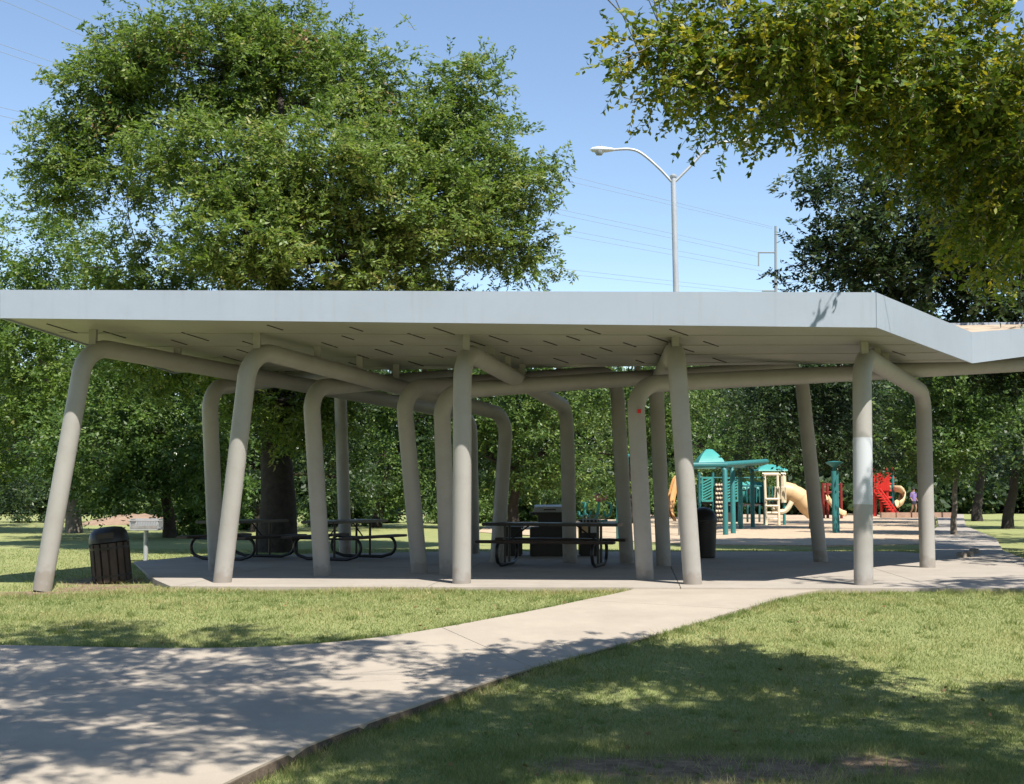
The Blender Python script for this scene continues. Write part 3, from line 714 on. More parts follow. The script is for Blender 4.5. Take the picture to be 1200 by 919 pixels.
# left open slide (orange tan)
P = [T_(800, 562), T_(792, 567), T_(786, 585), T_(784, 600), T_(786, 610)]
b = MB(); Q = smooth_line([p + Vector((0, -.4, 0)) for p in P], 4); vs = []
for k, p in enumerate(Q):
    for (dy, dzz) in ((-.35, .25), (-.3, 0), (.3, 0), (.35, .25)): vs.append(p + Vector((dzz * -.6, dy - k * .05, dzz)))
b.add(vs, [(k * 4 + j, k * 4 + j + 1, k * 4 + j + 5, k * 4 + j + 4) for k in range(len(Q) - 1) for j in range(3)])
o = b.build('slide', M['orange'], t, smooth=True); o.modifiers.new('s', 'SOLIDIFY').thickness = .05
MB().tube([T_(790, 609) + Vector((0, -1.4, 0)), T_(800, 608) + Vector((0, -1.4, 0))], .14, 12).build('slide_end', M['tan'], o, smooth=True)
# twin teal posts
q2 = gp(978, 42); t2 = thing('twin_posts', q2, 'pair of tall teal posts with a topper standing in the mulch', 'posts')
for dx, dy in ((0, 0), (.14, .25)):
    MB().tube([(dx, dy, -.03), (dx, dy, zt(552, 42))], .085, 12).build('post', M['teal'], t2, smooth=True)
tpz = zt(552, 42)
MB().lathe([(.05, 0), (.07, .05), (.05, .12), (.28, .26), (.30, .30), (.05, .34)], (.05, .1, tpz), 14).build('topper', M['teal'], t2, smooth=True)
# red climber far right
DR = 74.; q3 = gp(1036, DR); t3 = thing('red_climber', q3, 'red metal climber with spiral tan slide at the far right of playground', 'climber')
def R_(px, py): return at(px, py, DR) - q3
for px in (1025, 1033, 1040, 1047):
    for dy in (0, 1.2):
        b = R_(px, 600); MB().tube([(b.x, dy, -.03), (b.x, dy, R_(0, 552).z)], .09, 8).build('post', M['red'] if (px + int(dy)) % 3 else M['teal'], t3, smooth=True)
    MB().lathe([(.12, 0), (.12, .1), (.02, .2)], (R_(px, 600).x, 0, R_(0, 552).z), 8).build('cap', M['red'], t3)
for py in (556, 561, 568, 576, 584): MB().tube([R_(1024, py), R_(1048, py - 1)], .06, 6).build('rail', M['red'], t3)
for k in range(7): MB().tube([R_(1027 + 2.2 * k, 556) + Vector((0, -.05, 0)), R_(1027 + 2.2 * k, 575) + Vector((0, -.05, 0))], .10, 6).build('bar', M['red'], t3)
st = MB()
for k in range(8): p = R_(1027 + k * 2.6, 578 + k * 3.2); st.box((p.x, -.3, p.z), (.5, .5, .07))
st.build('stair', M['red'], t3)
for px0, px1 in ((1024, 1046), (1028, 1050)): MB().tube([R_(px0, 573) + Vector((0, -.5, 0)), R_(px1, 603) + Vector((0, -.5, 0))], .07, 6).build('stair_rail', M['red'], t3)
a = R_(1036, 583); MB().box((a.x, .6, a.z), (1.15, 1.2, .1)).build('deck', M['deck'], t3)
Q = smooth_line([R_(1046, 573) + Vector((0, .2, 0)), R_(1053, 574) + Vector((0, -.2, 0)), R_(1058, 579), R_(1054, 587) + Vector((0, -.4, 0)), R_(1047, 591) + Vector((0, -.7, 0))], 4); vs = []
for p in Q:
    for k in range(7): q_ = math.pi + math.pi * k / 6; vs.append(p + Vector((0, .38 * math.cos(q_), .38 * math.sin(q_) + .2)))
o = MB().add(vs, [(k * 7 + j, k * 7 + j + 1, k * 7 + j + 8, k * 7 + j + 7) for k in range(len(Q) - 1) for j in range(6)]).build('slide', M['tan'], t3, smooth=True); o.modifiers.new('s', 'SOLIDIFY').thickness = .06
# second red unit, between the grey leg and twin posts
DR2 = 68.; q4 = gp(982, DR2); t4 = thing('red_play_frame', q4, 'low red play frame, shade put into its colour, with tan slide beside the twin teal posts', 'play frame')
def S_(px, py): return at(px, py, DR2) - q4
for px in (965, 970, 986): b = S_(px, 600); MB().tube([(b.x, 0, -.03), (b.x, 0, S_(0, 566).z)], .08, 8).build('post', M['shaded_red'], t4, smooth=True)
for py in (568, 577): MB().tube([S_(964, py), S_(987, py)], .05, 6).build('rail', M['shaded_red'], t4)
a = S_(975, 586); MB().box((a.x, .5, a.z), (1.0, 1.0, .1)).build('deck', M['deck'], t4)
Q = smooth_line([S_(966, 586), S_(972, 594), S_(980, 602), S_(987, 605)], 4); vs = []
for p in Q:
    for (dy, dzz) in ((-.3, .28), (-.26, 0), (.26, 0), (.3, .28)): vs.append(p + Vector((0, dy - .6, dzz)))
o = MB().add(vs, [(k * 4 + j, k * 4 + j + 1, k * 4 + j + 5, k * 4 + j + 4) for k in range(len(Q) - 1) for j in range(3)]).build('slide', M['tan'], t4, smooth=True); o.modifiers.new('s', 'SOLIDIFY').thickness = .06
# spinner with maroon seat
DS = 58.; q5 = gp(703, DS); t5 = thing('spring_spinner', q5, 'curly aqua play spinner with maroon ball seen beside pavilion leg', 'play spinner')
def U_(px, py): return at(px, py, DS) - q5
MB().lathe([(.02, -.25), (.2, -.22), (.32, -.08), (.33, .05), (.22, .17), (.05, .2)], U_(703, 582), 18).build('ball', M['maroon'], t5, smooth=True)
MB().tube(smooth_line([U_(702, 588), U_(701, 598), U_(699, 606), U_(694, 611)], 5), .07, 8).build('stem', M['aqua'], t5, smooth=True)
MB().tube(smooth_line([U_(703, 577), U_(701, 571), U_(697, 573), U_(698, 577)], 5), .05, 8).build('top_loop', M['aqua'], t5, smooth=True)
for (x, s) in ((681, 1), (690, -1), (711, 1)): MB().tube(smooth_line([U_(x, 588), U_(x + 5 * s, 592), U_(x + 4 * s, 602), U_(x - 1 * s, 605), U_(x - 3 * s, 599)], 5), .06, 8).build('curl', M['aqua'], t5, smooth=True)
MB().tube(smooth_line([U_(680, 610), U_(694, 611), U_(712, 610)], 5), .05, 8).build('base_rail', M['aqua'], t5, smooth=True)
# two posts of a swing frame
q6 = gp(724, 36.5); t6 = thing('swing_frame', q6, 'dark green swing frame posts beside red-stickered leg', 'swing frame')
for px, D in ((724, 36.5), (735, 37.2)):
    b = at(px, 600, D) - q6; MB().tube([(b.x, b.y, -.03), (b.x, b.y, 2.45)], .055, 10).build('post', M['teal'], t6, smooth=True)
a = at(724, 600, 36.5) - q6; b = at(735, 600, 37.2) - q6; MB().tube([(a.x - .05, a.y, 2.45), (b.x + .05, b.y, 2.45)], .055, 10).build('top_rail', M['teal'], t6, smooth=True)
# timber edging
for i in range(5):
    a, b = at(1032 + i * 18, 606, 70), at(1049 + i * 18, 606, 70)
    o = MB().box(((a.x + b.x) / 2, 70 + .05 * (i % 2), .17), ((b.x - a.x), .25, .30)).build('timber_edging', M['timber'], bevel=.02)
    tag(o, 'reddish timber border log at the back of the mulch, ' + ['leftmost', 'second', 'middle', 'fourth', 'rightmost'][i] + ' of five', 'edging', 'timber logs edging the mulch')

# ------------------------------------------------------------------ person by the far trees
def person(loc):
    t = thing('person', loc, 'person in purple top and dark shorts walking under the far trees', 'person', rz=math.radians(30))
    me = bpy.data.meshes.new('body'); J = dict(pel=(0, 0, .88), sp=(0, 0, 1.1), ch=(0, 0, 1.32), nk=(0, 0, 1.46), hd=(0, -.01, 1.56), ht=(0, -.01, 1.68),
      sl=(.18, 0, 1.38), el=(.24, .04, 1.1), hl=(.25, -.08, .88), sr=(-.18, 0, 1.38), er=(-.24, .02, 1.1), hr=(-.24, -.14, .9),
      kl=(.1, -.1, .48), al=(.1, .02, .08), tl=(.1, -.12, .03), kr=(-.1, .02, .48), ar=(-.1, .2, .1), tr=(-.1, .1, .03), hpl=(.09, 0, .84), hpr=(-.09, 0, .84))
    R = dict(pel=.15, sp=.125, ch=.15, nk=.055, hd=.095, ht=.085, sl=.06, el=.042, hl=.035, sr=.06, er=.042, hr=.035, kl=.06, al=.042, tl=.035, kr=.06, ar=.042, tr=.035, hpl=.09, hpr=.09)
    k = list(J); E = [('pel', 'sp'), ('sp', 'ch'), ('ch', 'nk'), ('nk', 'hd'), ('hd', 'ht'), ('ch', 'sl'), ('sl', 'el'), ('el', 'hl'), ('ch', 'sr'), ('sr', 'er'), ('er', 'hr'), ('pel', 'hpl'), ('hpl', 'kl'), ('kl', 'al'), ('al', 'tl'), ('pel', 'hpr'), ('hpr', 'kr'), ('kr', 'ar'), ('ar', 'tr')]
    me.from_pydata([J[q] for q in k], [(k.index(a), k.index(b)) for a, b in E], []); o = link('body', me, M['skin'], t)
    md = o.modifiers.new('skin', 'SKIN'); sv = me.skin_vertices[0].data
    for i, q in enumerate(k): sv[i].radius = (R[q], R[q]); sv[i].use_root = (i == 0)
    o.modifiers.new('sub', 'SUBSURF').levels = 1; o.modifiers['sub'].render_levels = 1
    MB().lathe([(.165, .86), (.16, 1.05), (.175, 1.3), (.13, 1.43), (.07, 1.47)], n=14, sy=.8).build('shirt', M['shirt'], t, smooth=True)
    for s in (-1, 1): MB().tube([(s * .175, 0, 1.4), (s * .235, .03, 1.15)], [.075, .065], 10).build('sleeve', M['shirt'], t, smooth=True)
    MB().lathe([(.16, .70), (.175, .8), (.17, .9)], n=14, sy=.8).build('shorts', M['short'], t, smooth=True)
    MB().lathe([(.10, 1.56), (.115, 1.63), (.09, 1.71), (.02, 1.735)], (0, .02, 0), 12).build('hair', M['hair'], t, smooth=True)
pp = gp(1071, 76); person(pp)

#@@VEG
# ------------------------------------------------------------------ vegetation
def unit(v): return v / (np.linalg.norm(v, axis=-1, keepdims=True) + 1e-9)
def leaf_cloud(P, Dv, L, W, tint, name, m, parent, rng):
    """one rhombic, lightly folded leaf per row: base point P, direction Dv"""
    n = len(P); Dv = unit(Dv); s = unit(np.cross(Dv, rng.normal(size=(n, 3)) * .55 + np.array([0, -.15, .75]))); nn = np.cross(Dv, s)
    L = L * rng.uniform(.7, 1.25, (n, 1)); Wd = W * rng.uniform(.75, 1.2, (n, 1))
    A = P; T = P + Dv * L - nn * L * .10; mdl = P + Dv * L * .45
    B = mdl + s * Wd / 2 + nn * Wd * .12; C = mdl - s * Wd / 2 + nn * Wd * .12
    co = np.stack([A, B, T, C], 1).reshape(-1, 3); f = np.arange(n * 4).reshape(n, 4)
    me = np_mesh(name, co, f, 4)
    a = me.attributes.new('tint', 'FLOAT', 'FACE'); a.data.foreach_set('value', np.clip(tint, 0, 1).astype(np.float32))
    return link(name, me, m, parent)

def wob(d, ph, k):                # smooth pseudo-noise on directions, for uneven outlines
    return (np.sin(d[:, 0] * k + ph[0]) + np.sin(d[:, 1] * k * 1.1 + ph[1]) + np.sin(d[:, 2] * k * 1.3 + ph[2]) + .7 * np.sin((d[:, 0] - d[:, 2]) * k * 2.1 + ph[3])) / 3.7

def tree(name, base, lobes, nleaf, L, W, m, bark, label, cat='tree', group=None, trunk_r=.3, spray=45, sig=.30, seed=1, top=None, inner=.45,
         tint=(.45, .22), shrub=False, limbs=True, dead=0, rough=.28, twig=.7, droop=.25, dens=None, clump=.55, cl_n=14, limb_r=.55, per=12, stems=0):
    """lobes: (centre, (rx, ry, rz)) in the world"""
    rng = np.random.default_rng(seed); base = Vector(base)
    t = thing(name, base, label, cat, group); b0 = np.array(base)
    wts = np.array([(r[0] * r[2] + r[0] * r[1] + r[1] * r[2]) for c, r in lobes]) * (np.array(dens) if dens is not None else 1); wts = wts / wts.sum()
    ns = int(nleaf / spray); cnt = np.maximum(1, (wts * ns).astype(int))
    PP_, DD_, TT_ = [], [], []; tw = []; ST = []
    for (c, r), k in zip(lobes, cnt):
        c = np.array(c); r = np.array(r); d = unit(rng.normal(size=(k, 3)))
        s = (inner + (1 - inner) * rng.random(k) ** .6) * (1 + rough * wob(d, rng.uniform(0, 6, 4), 4.2) + .5 * rough * wob(d, rng.uniform(0, 6, 4), 9))
        nc = max(3, int(k / cl_n)); cid = rng.integers(0, nc, k); cl = c + d[:nc] * r * s[:nc, None]
        sp = cl[cid] + rng.normal(size=(k, 3)) * clump * np.array([1, 1, .62]); d = unit((sp - c) / r)
        ax = unit(d + rng.normal(size=(k, 3)) * .55 + np.array([0, 0, -.12]))
        big = rng.uniform(.6, 1.35, k)
        base_t = tint[0] + rng.normal(size=k) * tint[1] * .55
        nf = max(1, spray // per); fa = unit(ax[:, None] * .8 + rng.normal(size=(k, nf, 3)) * .62 + np.array([0, -.05, -droop * .5]))
        fb = sp[:, None] + rng.normal(size=(k, nf, 3)) * sig * big[:, None, None] * np.array([1, 1, .7])
        ln = twig * big[:, None] * rng.uniform(.7, 1.25, (k, nf)); sd = unit(np.cross(fa, rng.normal(size=(k, nf, 3)) * .35 + np.array([0, -.25, 1.])))
        tt_ = (np.arange(per) + .6) / per; sg = np.where(np.arange(per) % 2, 1., -1.)
        P = fb[:, :, None] + fa[:, :, None] * (ln[..., None] * tt_)[..., None] + np.array([0, 0, -1.]) * (droop * ln[..., None] * tt_ ** 2)[..., None] * .8 + rng.normal(size=(k, nf, per, 3)) * L * .12
        dv = fa[:, :, None] * .55 + sd[:, :, None] * sg[None, None, :, None] * .8 + np.array([0, 0, -1.]) * droop * .9 + rng.normal(size=(k, nf, per, 3)) * .3
        PP_.append(P.reshape(-1, 3)); DD_.append(dv.reshape(-1, 3)); TT_.append((base_t[:, None, None] + rng.normal(size=(k, nf, 1)) * tint[1] * .6 + rng.normal(size=(k, nf, per)) * tint[1] * .7).ravel())
        if stems: ST.append((fb.reshape(-1, 3), (fb + fa * ln[..., None] * .55 + np.array([0, 0, -.2]) * droop * ln[..., None]).reshape(-1, 3), P[:, :, -1].reshape(-1, 3)))
        tw.append((c, sp))
    P = np.concatenate(PP_); Dv = np.concatenate(DD_); T = np.concatenate(TT_)
    ok = P[:, 2] > (.02 if shrub else .35); P, Dv, T = P[ok], Dv[ok], T[ok]
    leaf_cloud(P - b0, Dv, L, W, T, 'crown', m, t, rng)
    if stems:
        a_, b_, c_ = [np.concatenate(q) - b0 for q in zip(*ST)]; n_ = len(a_); tri = np.array([[1, 0, 0], [-.5, .6, .6], [-.5, -.6, -.6]]) * stems
        co = np.stack([a_[:, None] + tri, b_[:, None] + tri * .8, c_[:, None] + tri * .45], 1).reshape(-1, 3)
        f = np.array([[r * 3 + q, r * 3 + (q + 1) % 3, r * 3 + 3 + (q + 1) % 3, r * 3 + 3 + q] for r in range(2) for q in range(3)])
        o = link('twigs', np_mesh('twigs', co, (f[None] + (np.arange(n_) * 9)[:, None, None]).reshape(-1, 4), 4), bark, t); o['kind'] = 'stuff'
    if dead:
        for k in range(dead):
            c, sp = tw[k % len(tw)]; q = sp[np.argmin(sp[:, 1] + rng.normal(size=len(sp)))]
            Pd = q + rng.normal(size=(60, 3)) * .22 + np.array([0, -.3, 0]); leaf_cloud(Pd - b0, rng.normal(size=(60, 3)) + [0, 0, -.6], L, W, rng.random(60), 'dead_leaves', G['dead'], t, rng)
    if limbs:
        rr = random.Random(seed)
        tp = Vector(top) if top is not None else Vector(np.mean([np.array(c) for c, r in lobes], axis=0))
        rel = tp - base; pts = []; n = 9
        for i in range(n + 1):
            s = i / n; pts.append(Vector((rel.x * s ** 1.4, rel.y * s ** 1.4, rel.z * s)) + Vector((rr.uniform(-1, 1), rr.uniform(-1, 1), 0)) * trunk_r * .25 * (0 < i < n))
        rad = [trunk_r * (1.2 if i == 0 else 1.04 if i == 1 else 1) * (1 - .72 * i / n) for i in range(n + 1)]
        pts[0].z -= .15
        MB().tube(pts, rad, 14).build('trunk', bark, t, smooth=True)
        nodes = [(p, rad[i]) for i, p in enumerate(pts) if i >= n * .3]; todo = list(tw)
        while todo:
            best = min(((min((Vector(c) - base - p).length + .9 * max(0, p.z - (c[2] - base.z)) for p, _ in nodes), k) for k, (c, sp) in enumerate(todo)))
            c, sp = todo.pop(best[1]); cv = Vector(c) - base
            p0, pr = min(nodes, key=lambda q: (cv - q[0]).length + .9 * max(0, q[0].z - cv.z))
            mdp = p0.lerp(cv, .5) + Vector((rr.uniform(-.12, .12), rr.uniform(-.12, .12), rr.uniform(-.12, .04))) * (cv - p0).length
            r0 = min(pr * .72, limb_r); b = MB(); C_ = smooth_line([p0, mdp, cv], 5); m_ = len(C_)
            b.tube(C_, [r0 * (1 - .4 * j / m_) for j in range(m_)], 8); nodes += [(mdp, r0 * .8), (cv, r0 * .6)]
            for q in sp[rng.choice(len(sp), min(len(sp), 9), replace=False)]:
                st = C_[rr.randint(m_ // 2, m_ - 1)]; e = Vector(q) - base
                b.tube([st, st.lerp(e, .5) + Vector((rr.uniform(-.2, .2), rr.uniform(-.2, .2), rr.uniform(-.1, .25))), e], [r0 * .2 + .005, r0 * .12 + .004, .004], 6)
            b.build('limb', bark, t, smooth=True)
    return t

def lob(px, py, D, rx, ry, rd=None):
    k = D / F; return (at(px, py, D), (rx * k, (rd if rd else (rx + ry) / 2 * k), ry * k))
def foot(px, D): p = at(px, 600, D); p.z = 0; return p

# the big pecan behind the pavilion's left half
Dm = 28.5
tree('pecan_tree', foot(325, Dm), [
 lob(482, 160, Dm, 52, 48), lob(235, 75, Dm, 105, 75), lob(150, 55, Dm, 45, 35), lob(330, 75, Dm + 1, 85, 65), lob(120, 105, Dm - .5, 62, 48), lob(58, 178, Dm, 48, 42), lob(150, 190, Dm, 78, 60),
 lob(60, 250, Dm + .5, 36, 26), lob(250, 190, Dm - 1.5, 85, 62), lob(415, 92, Dm, 60, 46), lob(385, 190, Dm - 2.2, 95, 75), lob(550, 116, Dm + .5, 50, 50),
 lob(560, 205, Dm, 68, 60), lob(622, 232, Dm + .3, 44, 42), lob(600, 290, Dm, 60, 38), lob(500, 255, Dm - 1, 85, 60), lob(290, 275, Dm - 2.6, 95, 62), lob(165, 300, Dm - .5, 62, 40),
 lob(330, 470, Dm - 1.2, 80, 55), lob(400, 300, Dm - 1, 105, 60), lob(300, 390, Dm, 130, 50), lob(480, 380, Dm + 1, 120, 50), lob(200, 400, Dm + 1, 90, 60)],
 300000, .125, .05, G['pecan'], M['bark'], 'huge leafy pecan tree with trunk darkened by painted shade rising behind the left of the pavilion', trunk_r=.42, seed=21,
 top=at(330, 130, Dm), dead=5, sig=.13, spray=36, twig=.32, inner=.4, per=12, stems=.006, droop=.12, rough=.2, tint=(.58, .2), dens=[.9, .9, .8, 1, .85, .75, .6, .5, .8, 1, 1.1, .9, .8, .7, .75, 1, 1.1, .6, .8, 1, .8, .8, .8], clump=.32, cl_n=12, limb_r=.15)

# trees left and behind
BK = 'trees standing behind the pavilion'
def bgtree(px, D, lobes, n, m, label, seed, tr=.22, bark='bark', **k):
    return tree('shade_tree', foot(px, D), lobes, n, k.pop('L', .15), k.pop('W', .075), G[m], M[bark], label, group=BK, trunk_r=tr, seed=seed, sig=k.pop('sig', .2), spray=32, twig=.42, per=8, clump=.42, cl_n=10, limb_r=.08, **k)
bgtree(88, 43, [lob(10, 400, 44, 80, 60), lob(90, 410, 44, 70, 50), lob(30, 290, 43, 75, 62), lob(90, 350, 43, 75, 55), lob(-40, 370, 43, 90, 90), lob(40, 430, 42, 85, 70), lob(120, 470, 42, 75, 70), lob(30, 520, 42, 75, 48)], 58000, 'pecan',
       'light green tree with slim trunk at the far left, beyond the litter bin', 31, .26, 'bark2', tint=(.4, .2))
bgtree(200, 38, [lob(190, 450, 38, 75, 55), lob(120, 520, 37, 70, 52), lob(215, 515, 37, 62, 50), lob(155, 565, 36.5, 60, 30), lob(225, 400, 38, 60, 45)], 34000, 'mid',
       'low-hanging leafy tree just right of the litter bin, behind the second leg', 32, .2, tint=(.45, .22))
bgtree(300, 44, [lob(300, 440, 44, 80, 70), lob(380, 470, 45, 70, 70), lob(290, 540, 44, 60, 50), lob(400, 560, 45, 50, 40)], 26000, 'dark',
       'dark tree directly behind the thick pecan trunk', 33)
bgtree(440, 50, [lob(440, 440, 50, 70, 60), lob(450, 530, 49, 65, 55), lob(500, 480, 50, 60, 70), lob(520, 550, 50, 55, 45)], 28000, 'mid',
       'mid green tree between the two tallest middle legs', 34)
bgtree(600, 47, [lob(600, 460, 47, 70, 60), lob(640, 530, 46.5, 60, 55), lob(570, 535, 47, 55, 50), lob(655, 450, 47, 55, 55)], 30000, 'mid',
       'leafy green tree behind the pavilion middle, over the barbecue', 35, tint=(.55, .25))
bgtree(735, 56, [lob(720, 450, 56, 65, 55), lob(700, 530, 56, 50, 55), lob(760, 520, 57, 55, 60), lob(790, 455, 57, 60, 50)], 28000, 'mid',
       'leafy tree above the spinner, left of the fourth front leg', 36, tint=(.55, .25))
bgtree(850, 66, [lob(845, 460, 66, 55, 50), lob(815, 520, 66, 45, 45), lob(880, 510, 67, 50, 50), lob(860, 560, 68, 55, 35)], 24000, 'light',
       'pale green tree right behind the play tower roof', 37, tint=(.4, .25))
bgtree(956, 47, [lob(925, 430, 47, 70, 50), lob(900, 500, 46, 50, 48), lob(955, 500, 47, 55, 50), lob(975, 440, 47, 60, 50)], 30000, 'dark',
       'very dark tree overhanging the right end of the play tower', 38, .25, tint=(.35, .2))
bgtree(1090, 55, [lob(1040, 430, 55, 70, 60), lob(1020, 510, 55, 55, 45), lob(1090, 490, 56, 55, 50), lob(1060, 540, 58, 50, 30)], 28000, 'dark',
       'dark tree above the red climber', 39, .25, tint=(.4, .22))
bgtree(1117, 40, [lob(1105, 500, 40, 42, 60), lob(1125, 440, 40, 60, 45), lob(1150, 480, 41, 40, 50)], 22000, 'mid',
       'slender light-trunked tree right of the last front leg', 40, .10, 'bark2', tint=(.5, .22))
bgtree(1145, 62, [lob(1150, 450, 62, 60, 70), lob(1190, 520, 62, 50, 50), lob(1130, 540, 63, 40, 28)], 20000, 'dark',
       'dark thick-trunked tree left of the right frame edge, beyond the far footpath', 41, .26)
bgtree(1180, 48, [lob(1200, 440, 48, 80, 70), lob(1240, 530, 48, 60, 50), lob(1180, 500, 48, 45, 45)], 20000, 'dark',
       'dark tree at the extreme right edge beside far footpath', 42, .22)
bgtree(-60, 52, [lob(-40, 450, 52, 90, 90), lob(10, 540, 52, 70, 60), lob(-60, 560, 52, 70, 50)], 20000, 'dark',
       'dark tree at the extreme left edge behind the first leaning leg', 43, .25)
# tall wood behind everything: reads as one mass
def mass(name, x0, x1, D, top, n, m, label, seed):
    rng = np.random.default_rng(seed); k = int((x1 - x0) / 34)
    P = []
    for i in range(k):
        px = x0 + (x1 - x0) * (i + rng.uniform(.2, .8)) / k; D_ = D + rng.uniform(-5, 5); tp = top + rng.uniform(-16, 22); h = at(px, tp, D_).z
        c = np.array([at(px, 600, D_).x, D_, h * .55]); r = np.array([rng.uniform(2.0, 3.0), 2.2, h * .5]); mm = n // k
        d = unit(rng.normal(size=(mm, 3))); s = (.55 + .45 * rng.random(mm) ** .5) * (1 + .25 * wob(d, rng.uniform(0, 6, 4), 5))
        P.append(c + d * r * s[:, None] + rng.normal(size=(mm, 3)) * .18)
    P = np.concatenate(P); P = P[P[:, 2] > .05]
    o = leaf_cloud(P, rng.normal(size=P.shape) + [0, 0, -.3], .5, .32, .4 + .25 * rng.normal(size=len(P)), name, G[m], None, rng)
    o['kind'] = 'stuff'; tag(o, label, 'woodland'); return o
mass('far_woodland', -260, 1460, 92, 425, 150000, 'dark', 'dark far wood that closes the park behind all the trees', 51)
mass('far_hedge', -260, 1460, 84, 556, 60000, 'dark', 'low dark undergrowth closing the foot of the far wood', 52)
# bushes along the far lawn
BG = 'bushes along the far lawn'
for i, (px, D, rx, ry, cy, m, lab, n) in enumerate([
 (246, 40, 30, 34, 568, 'light', 'small pale green bushy tree left of the second front leg', 9000),
 (285, 47, 26, 22, 590, 'light', 'pale bush between second front leg and pecan trunk', 6000),
 (395, 52, 30, 24, 588, 'light', 'pale rounded bush behind the end-on picnic table', 7000),
 (440, 58, 34, 22, 590, 'light', 'broad pale bush left of the leaning middle leg', 7000),
 (545, 58, 40, 20, 592, 'mid', 'green bush hidden partly by the third front leg', 7000),
 (612, 60, 36, 24, 588, 'light', 'bright bush left of the barbecue', 8000),
 (655, 62, 34, 24, 588, 'light', 'bright bush behind the barbecue lid', 7000),
 (715, 66, 40, 24, 588, 'light', 'bright bush behind the maroon spinner ball', 8000),
 (775, 72, 36, 24, 586, 'mid', 'green bush left of the play tower', 7000),
 (60, 60, 60, 26, 590, 'dark', 'dark low bush at the far left behind the leaning leg', 8000),
 (160, 58, 50, 14, 592, 'mid', 'green low bush behind the pedestal grill', 7000)]):
    c = at(px, cy, D); k = D / F; h = c.z + ry * k
    tree('bush', (c.x, D, 0), [((c.x, D, h * .52), (rx * k, rx * k * .8, h * .55)), ((c.x - rx * k * .5, D - .3, h * .38), (rx * k * .6, rx * k * .6, h * .4)), ((c.x + rx * k * .5, D - .2, h * .4), (rx * k * .6, rx * k * .6, h * .42))],
         n, .17, .10, G[m], M['bark'], lab, 'bush', BG, trunk_r=.05, seed=60 + i, spray=30, sig=.2, shrub=True, twig=.26, per=6, clump=.25, tint=(.5, .22))
# low bank of bare earth at the far left lawn edge
b = MB(); c = at(150, 612, 55); vs = []; n = 14
for i in range(n + 1):
    x = c.x - 2.0 + 4.0 * i / n; e = math.sin(math.pi * i / n) ** .6
    vs += [(x, 53.4, -.1), (x, 54.6, .3 * e + .02 * math.sin(i * 2.1)), (x, 56.5, .45 * e + .03 * math.sin(i * 3.3)), (x, 59, -.1)]
b.add(vs, [(i * 4 + j, (i + 1) * 4 + j, (i + 1) * 4 + j + 1, i * 4 + j + 1) for i in range(n) for j in range(3)])
o = b.build('earth_bank', M['earth'], smooth=True); o['kind'] = 'structure'

# dark tall tree behind the pavilion's right end
Dr = 29.
tree('oak_tree', foot(1262, Dr), [
 lob(990, 290, Dr - 1, 45, 38), lob(1010, 225, Dr - 1, 70, 50), lob(1080, 250, Dr - 2, 80, 60), lob(1150, 200, Dr, 90, 70), lob(1030, 315, Dr - 1, 85, 45), lob(945, 328, Dr, 26, 16),
 lob(1130, 320, Dr - 2, 85, 50), lob(1220, 290, Dr - 1, 90, 80), lob(1240, 150, Dr, 110, 90), lob(1090, 140, Dr, 90, 70), lob(1080, 375, Dr, 90, 40), lob(1180, 390, Dr - 1, 80, 45)],
 90000, .14, .065, G['dark'], M['bark'], 'dense dark tree with trunk at the right edge, rising behind the pavilion', trunk_r=.36, seed=71, top=at(1170, 180, Dr), tint=(.5, .25), sig=.14, twig=.34, per=10, stems=.006, spray=40, clump=.36, cl_n=10, limb_r=.13, dens=[.8, .8, 1, 1, 1, .8, 1, 1, 1, 1, 1, 1])

# the near elm: limbs reach in from the right and over the photographer
near = [lob(772, 66, 8.9, 34, 34, .35), lob(836, 84, 9.0, 44, 24, .4), lob(845, 55, 9.2, 72, 55, .6), lob(925, 100, 9.4, 60, 42, .6), lob(960, 40, 9.0, 100, 60, .8), lob(1040, 95, 9.3, 85, 62, .8),
        lob(1140, 80, 9.2, 85, 80, .9), lob(1155, 180, 9.6, 48, 50, .5), lob(1085, 150, 9.8, 50, 36, .5), lob(890, 128, 9.0, 35, 16, .3), lob(1230, 180, 9.0, 90, 120, 1.), lob(1170, 285, 10., 30, 40, .4), lob(1000, 130, 10, 50, 28, .4)]
over = [((-3.6, 7.0, 6.6), (1.5, 1.0, .6)), ((-2.2, 7.9, 6.8), (1.5, .7, .5)), ((-1.9, 6.0, 6.7), (1.5, 1.2, .7)), ((-3.4, 5.2, 6.8), (1.3, 1.2, .7)), ((-.6, 7.4, 6.6), (1.2, .8, .5)), ((-.2, 5.4, 6.8), (1.3, 1.1, .6)), ((-2.6, 9.0, 7.6), (1.0, .7, .4)), ((-1.0, 8.9, 7.5), (1.0, .6, .4)), ((.5, 8.5, 7.3), (1., .5, .4)), ((1.0, 6.2, 6.6), (1.3, .9, .6)), ((2.4, 5.9, 6.6), (1.3, 1.0, .6)),
        ((3.3, 5.2, 6.9), (1.4, 1.1, .6)), ((4.6, 6.0, 6.4), (1.1, 1.0, .6)), ((-1.0, 4.2, 6.9), (1.1, .6, .5)), ((6.2, 6.8, 6.0), (1.0, .9, .6)), ((1.4, 4.7, 6.5), (1.3, .9, .6)), ((3.0, 5.6, 6.1), (1.5, 1.1, .6)), ((4.5, 5.0, 6.2), (1.3, 1.0, .6)), ((5.2, 4.6, 6.6), (1.2, 1, .7)), ((2.6, 4.0, 6.9), (1.2, .8, .5))]
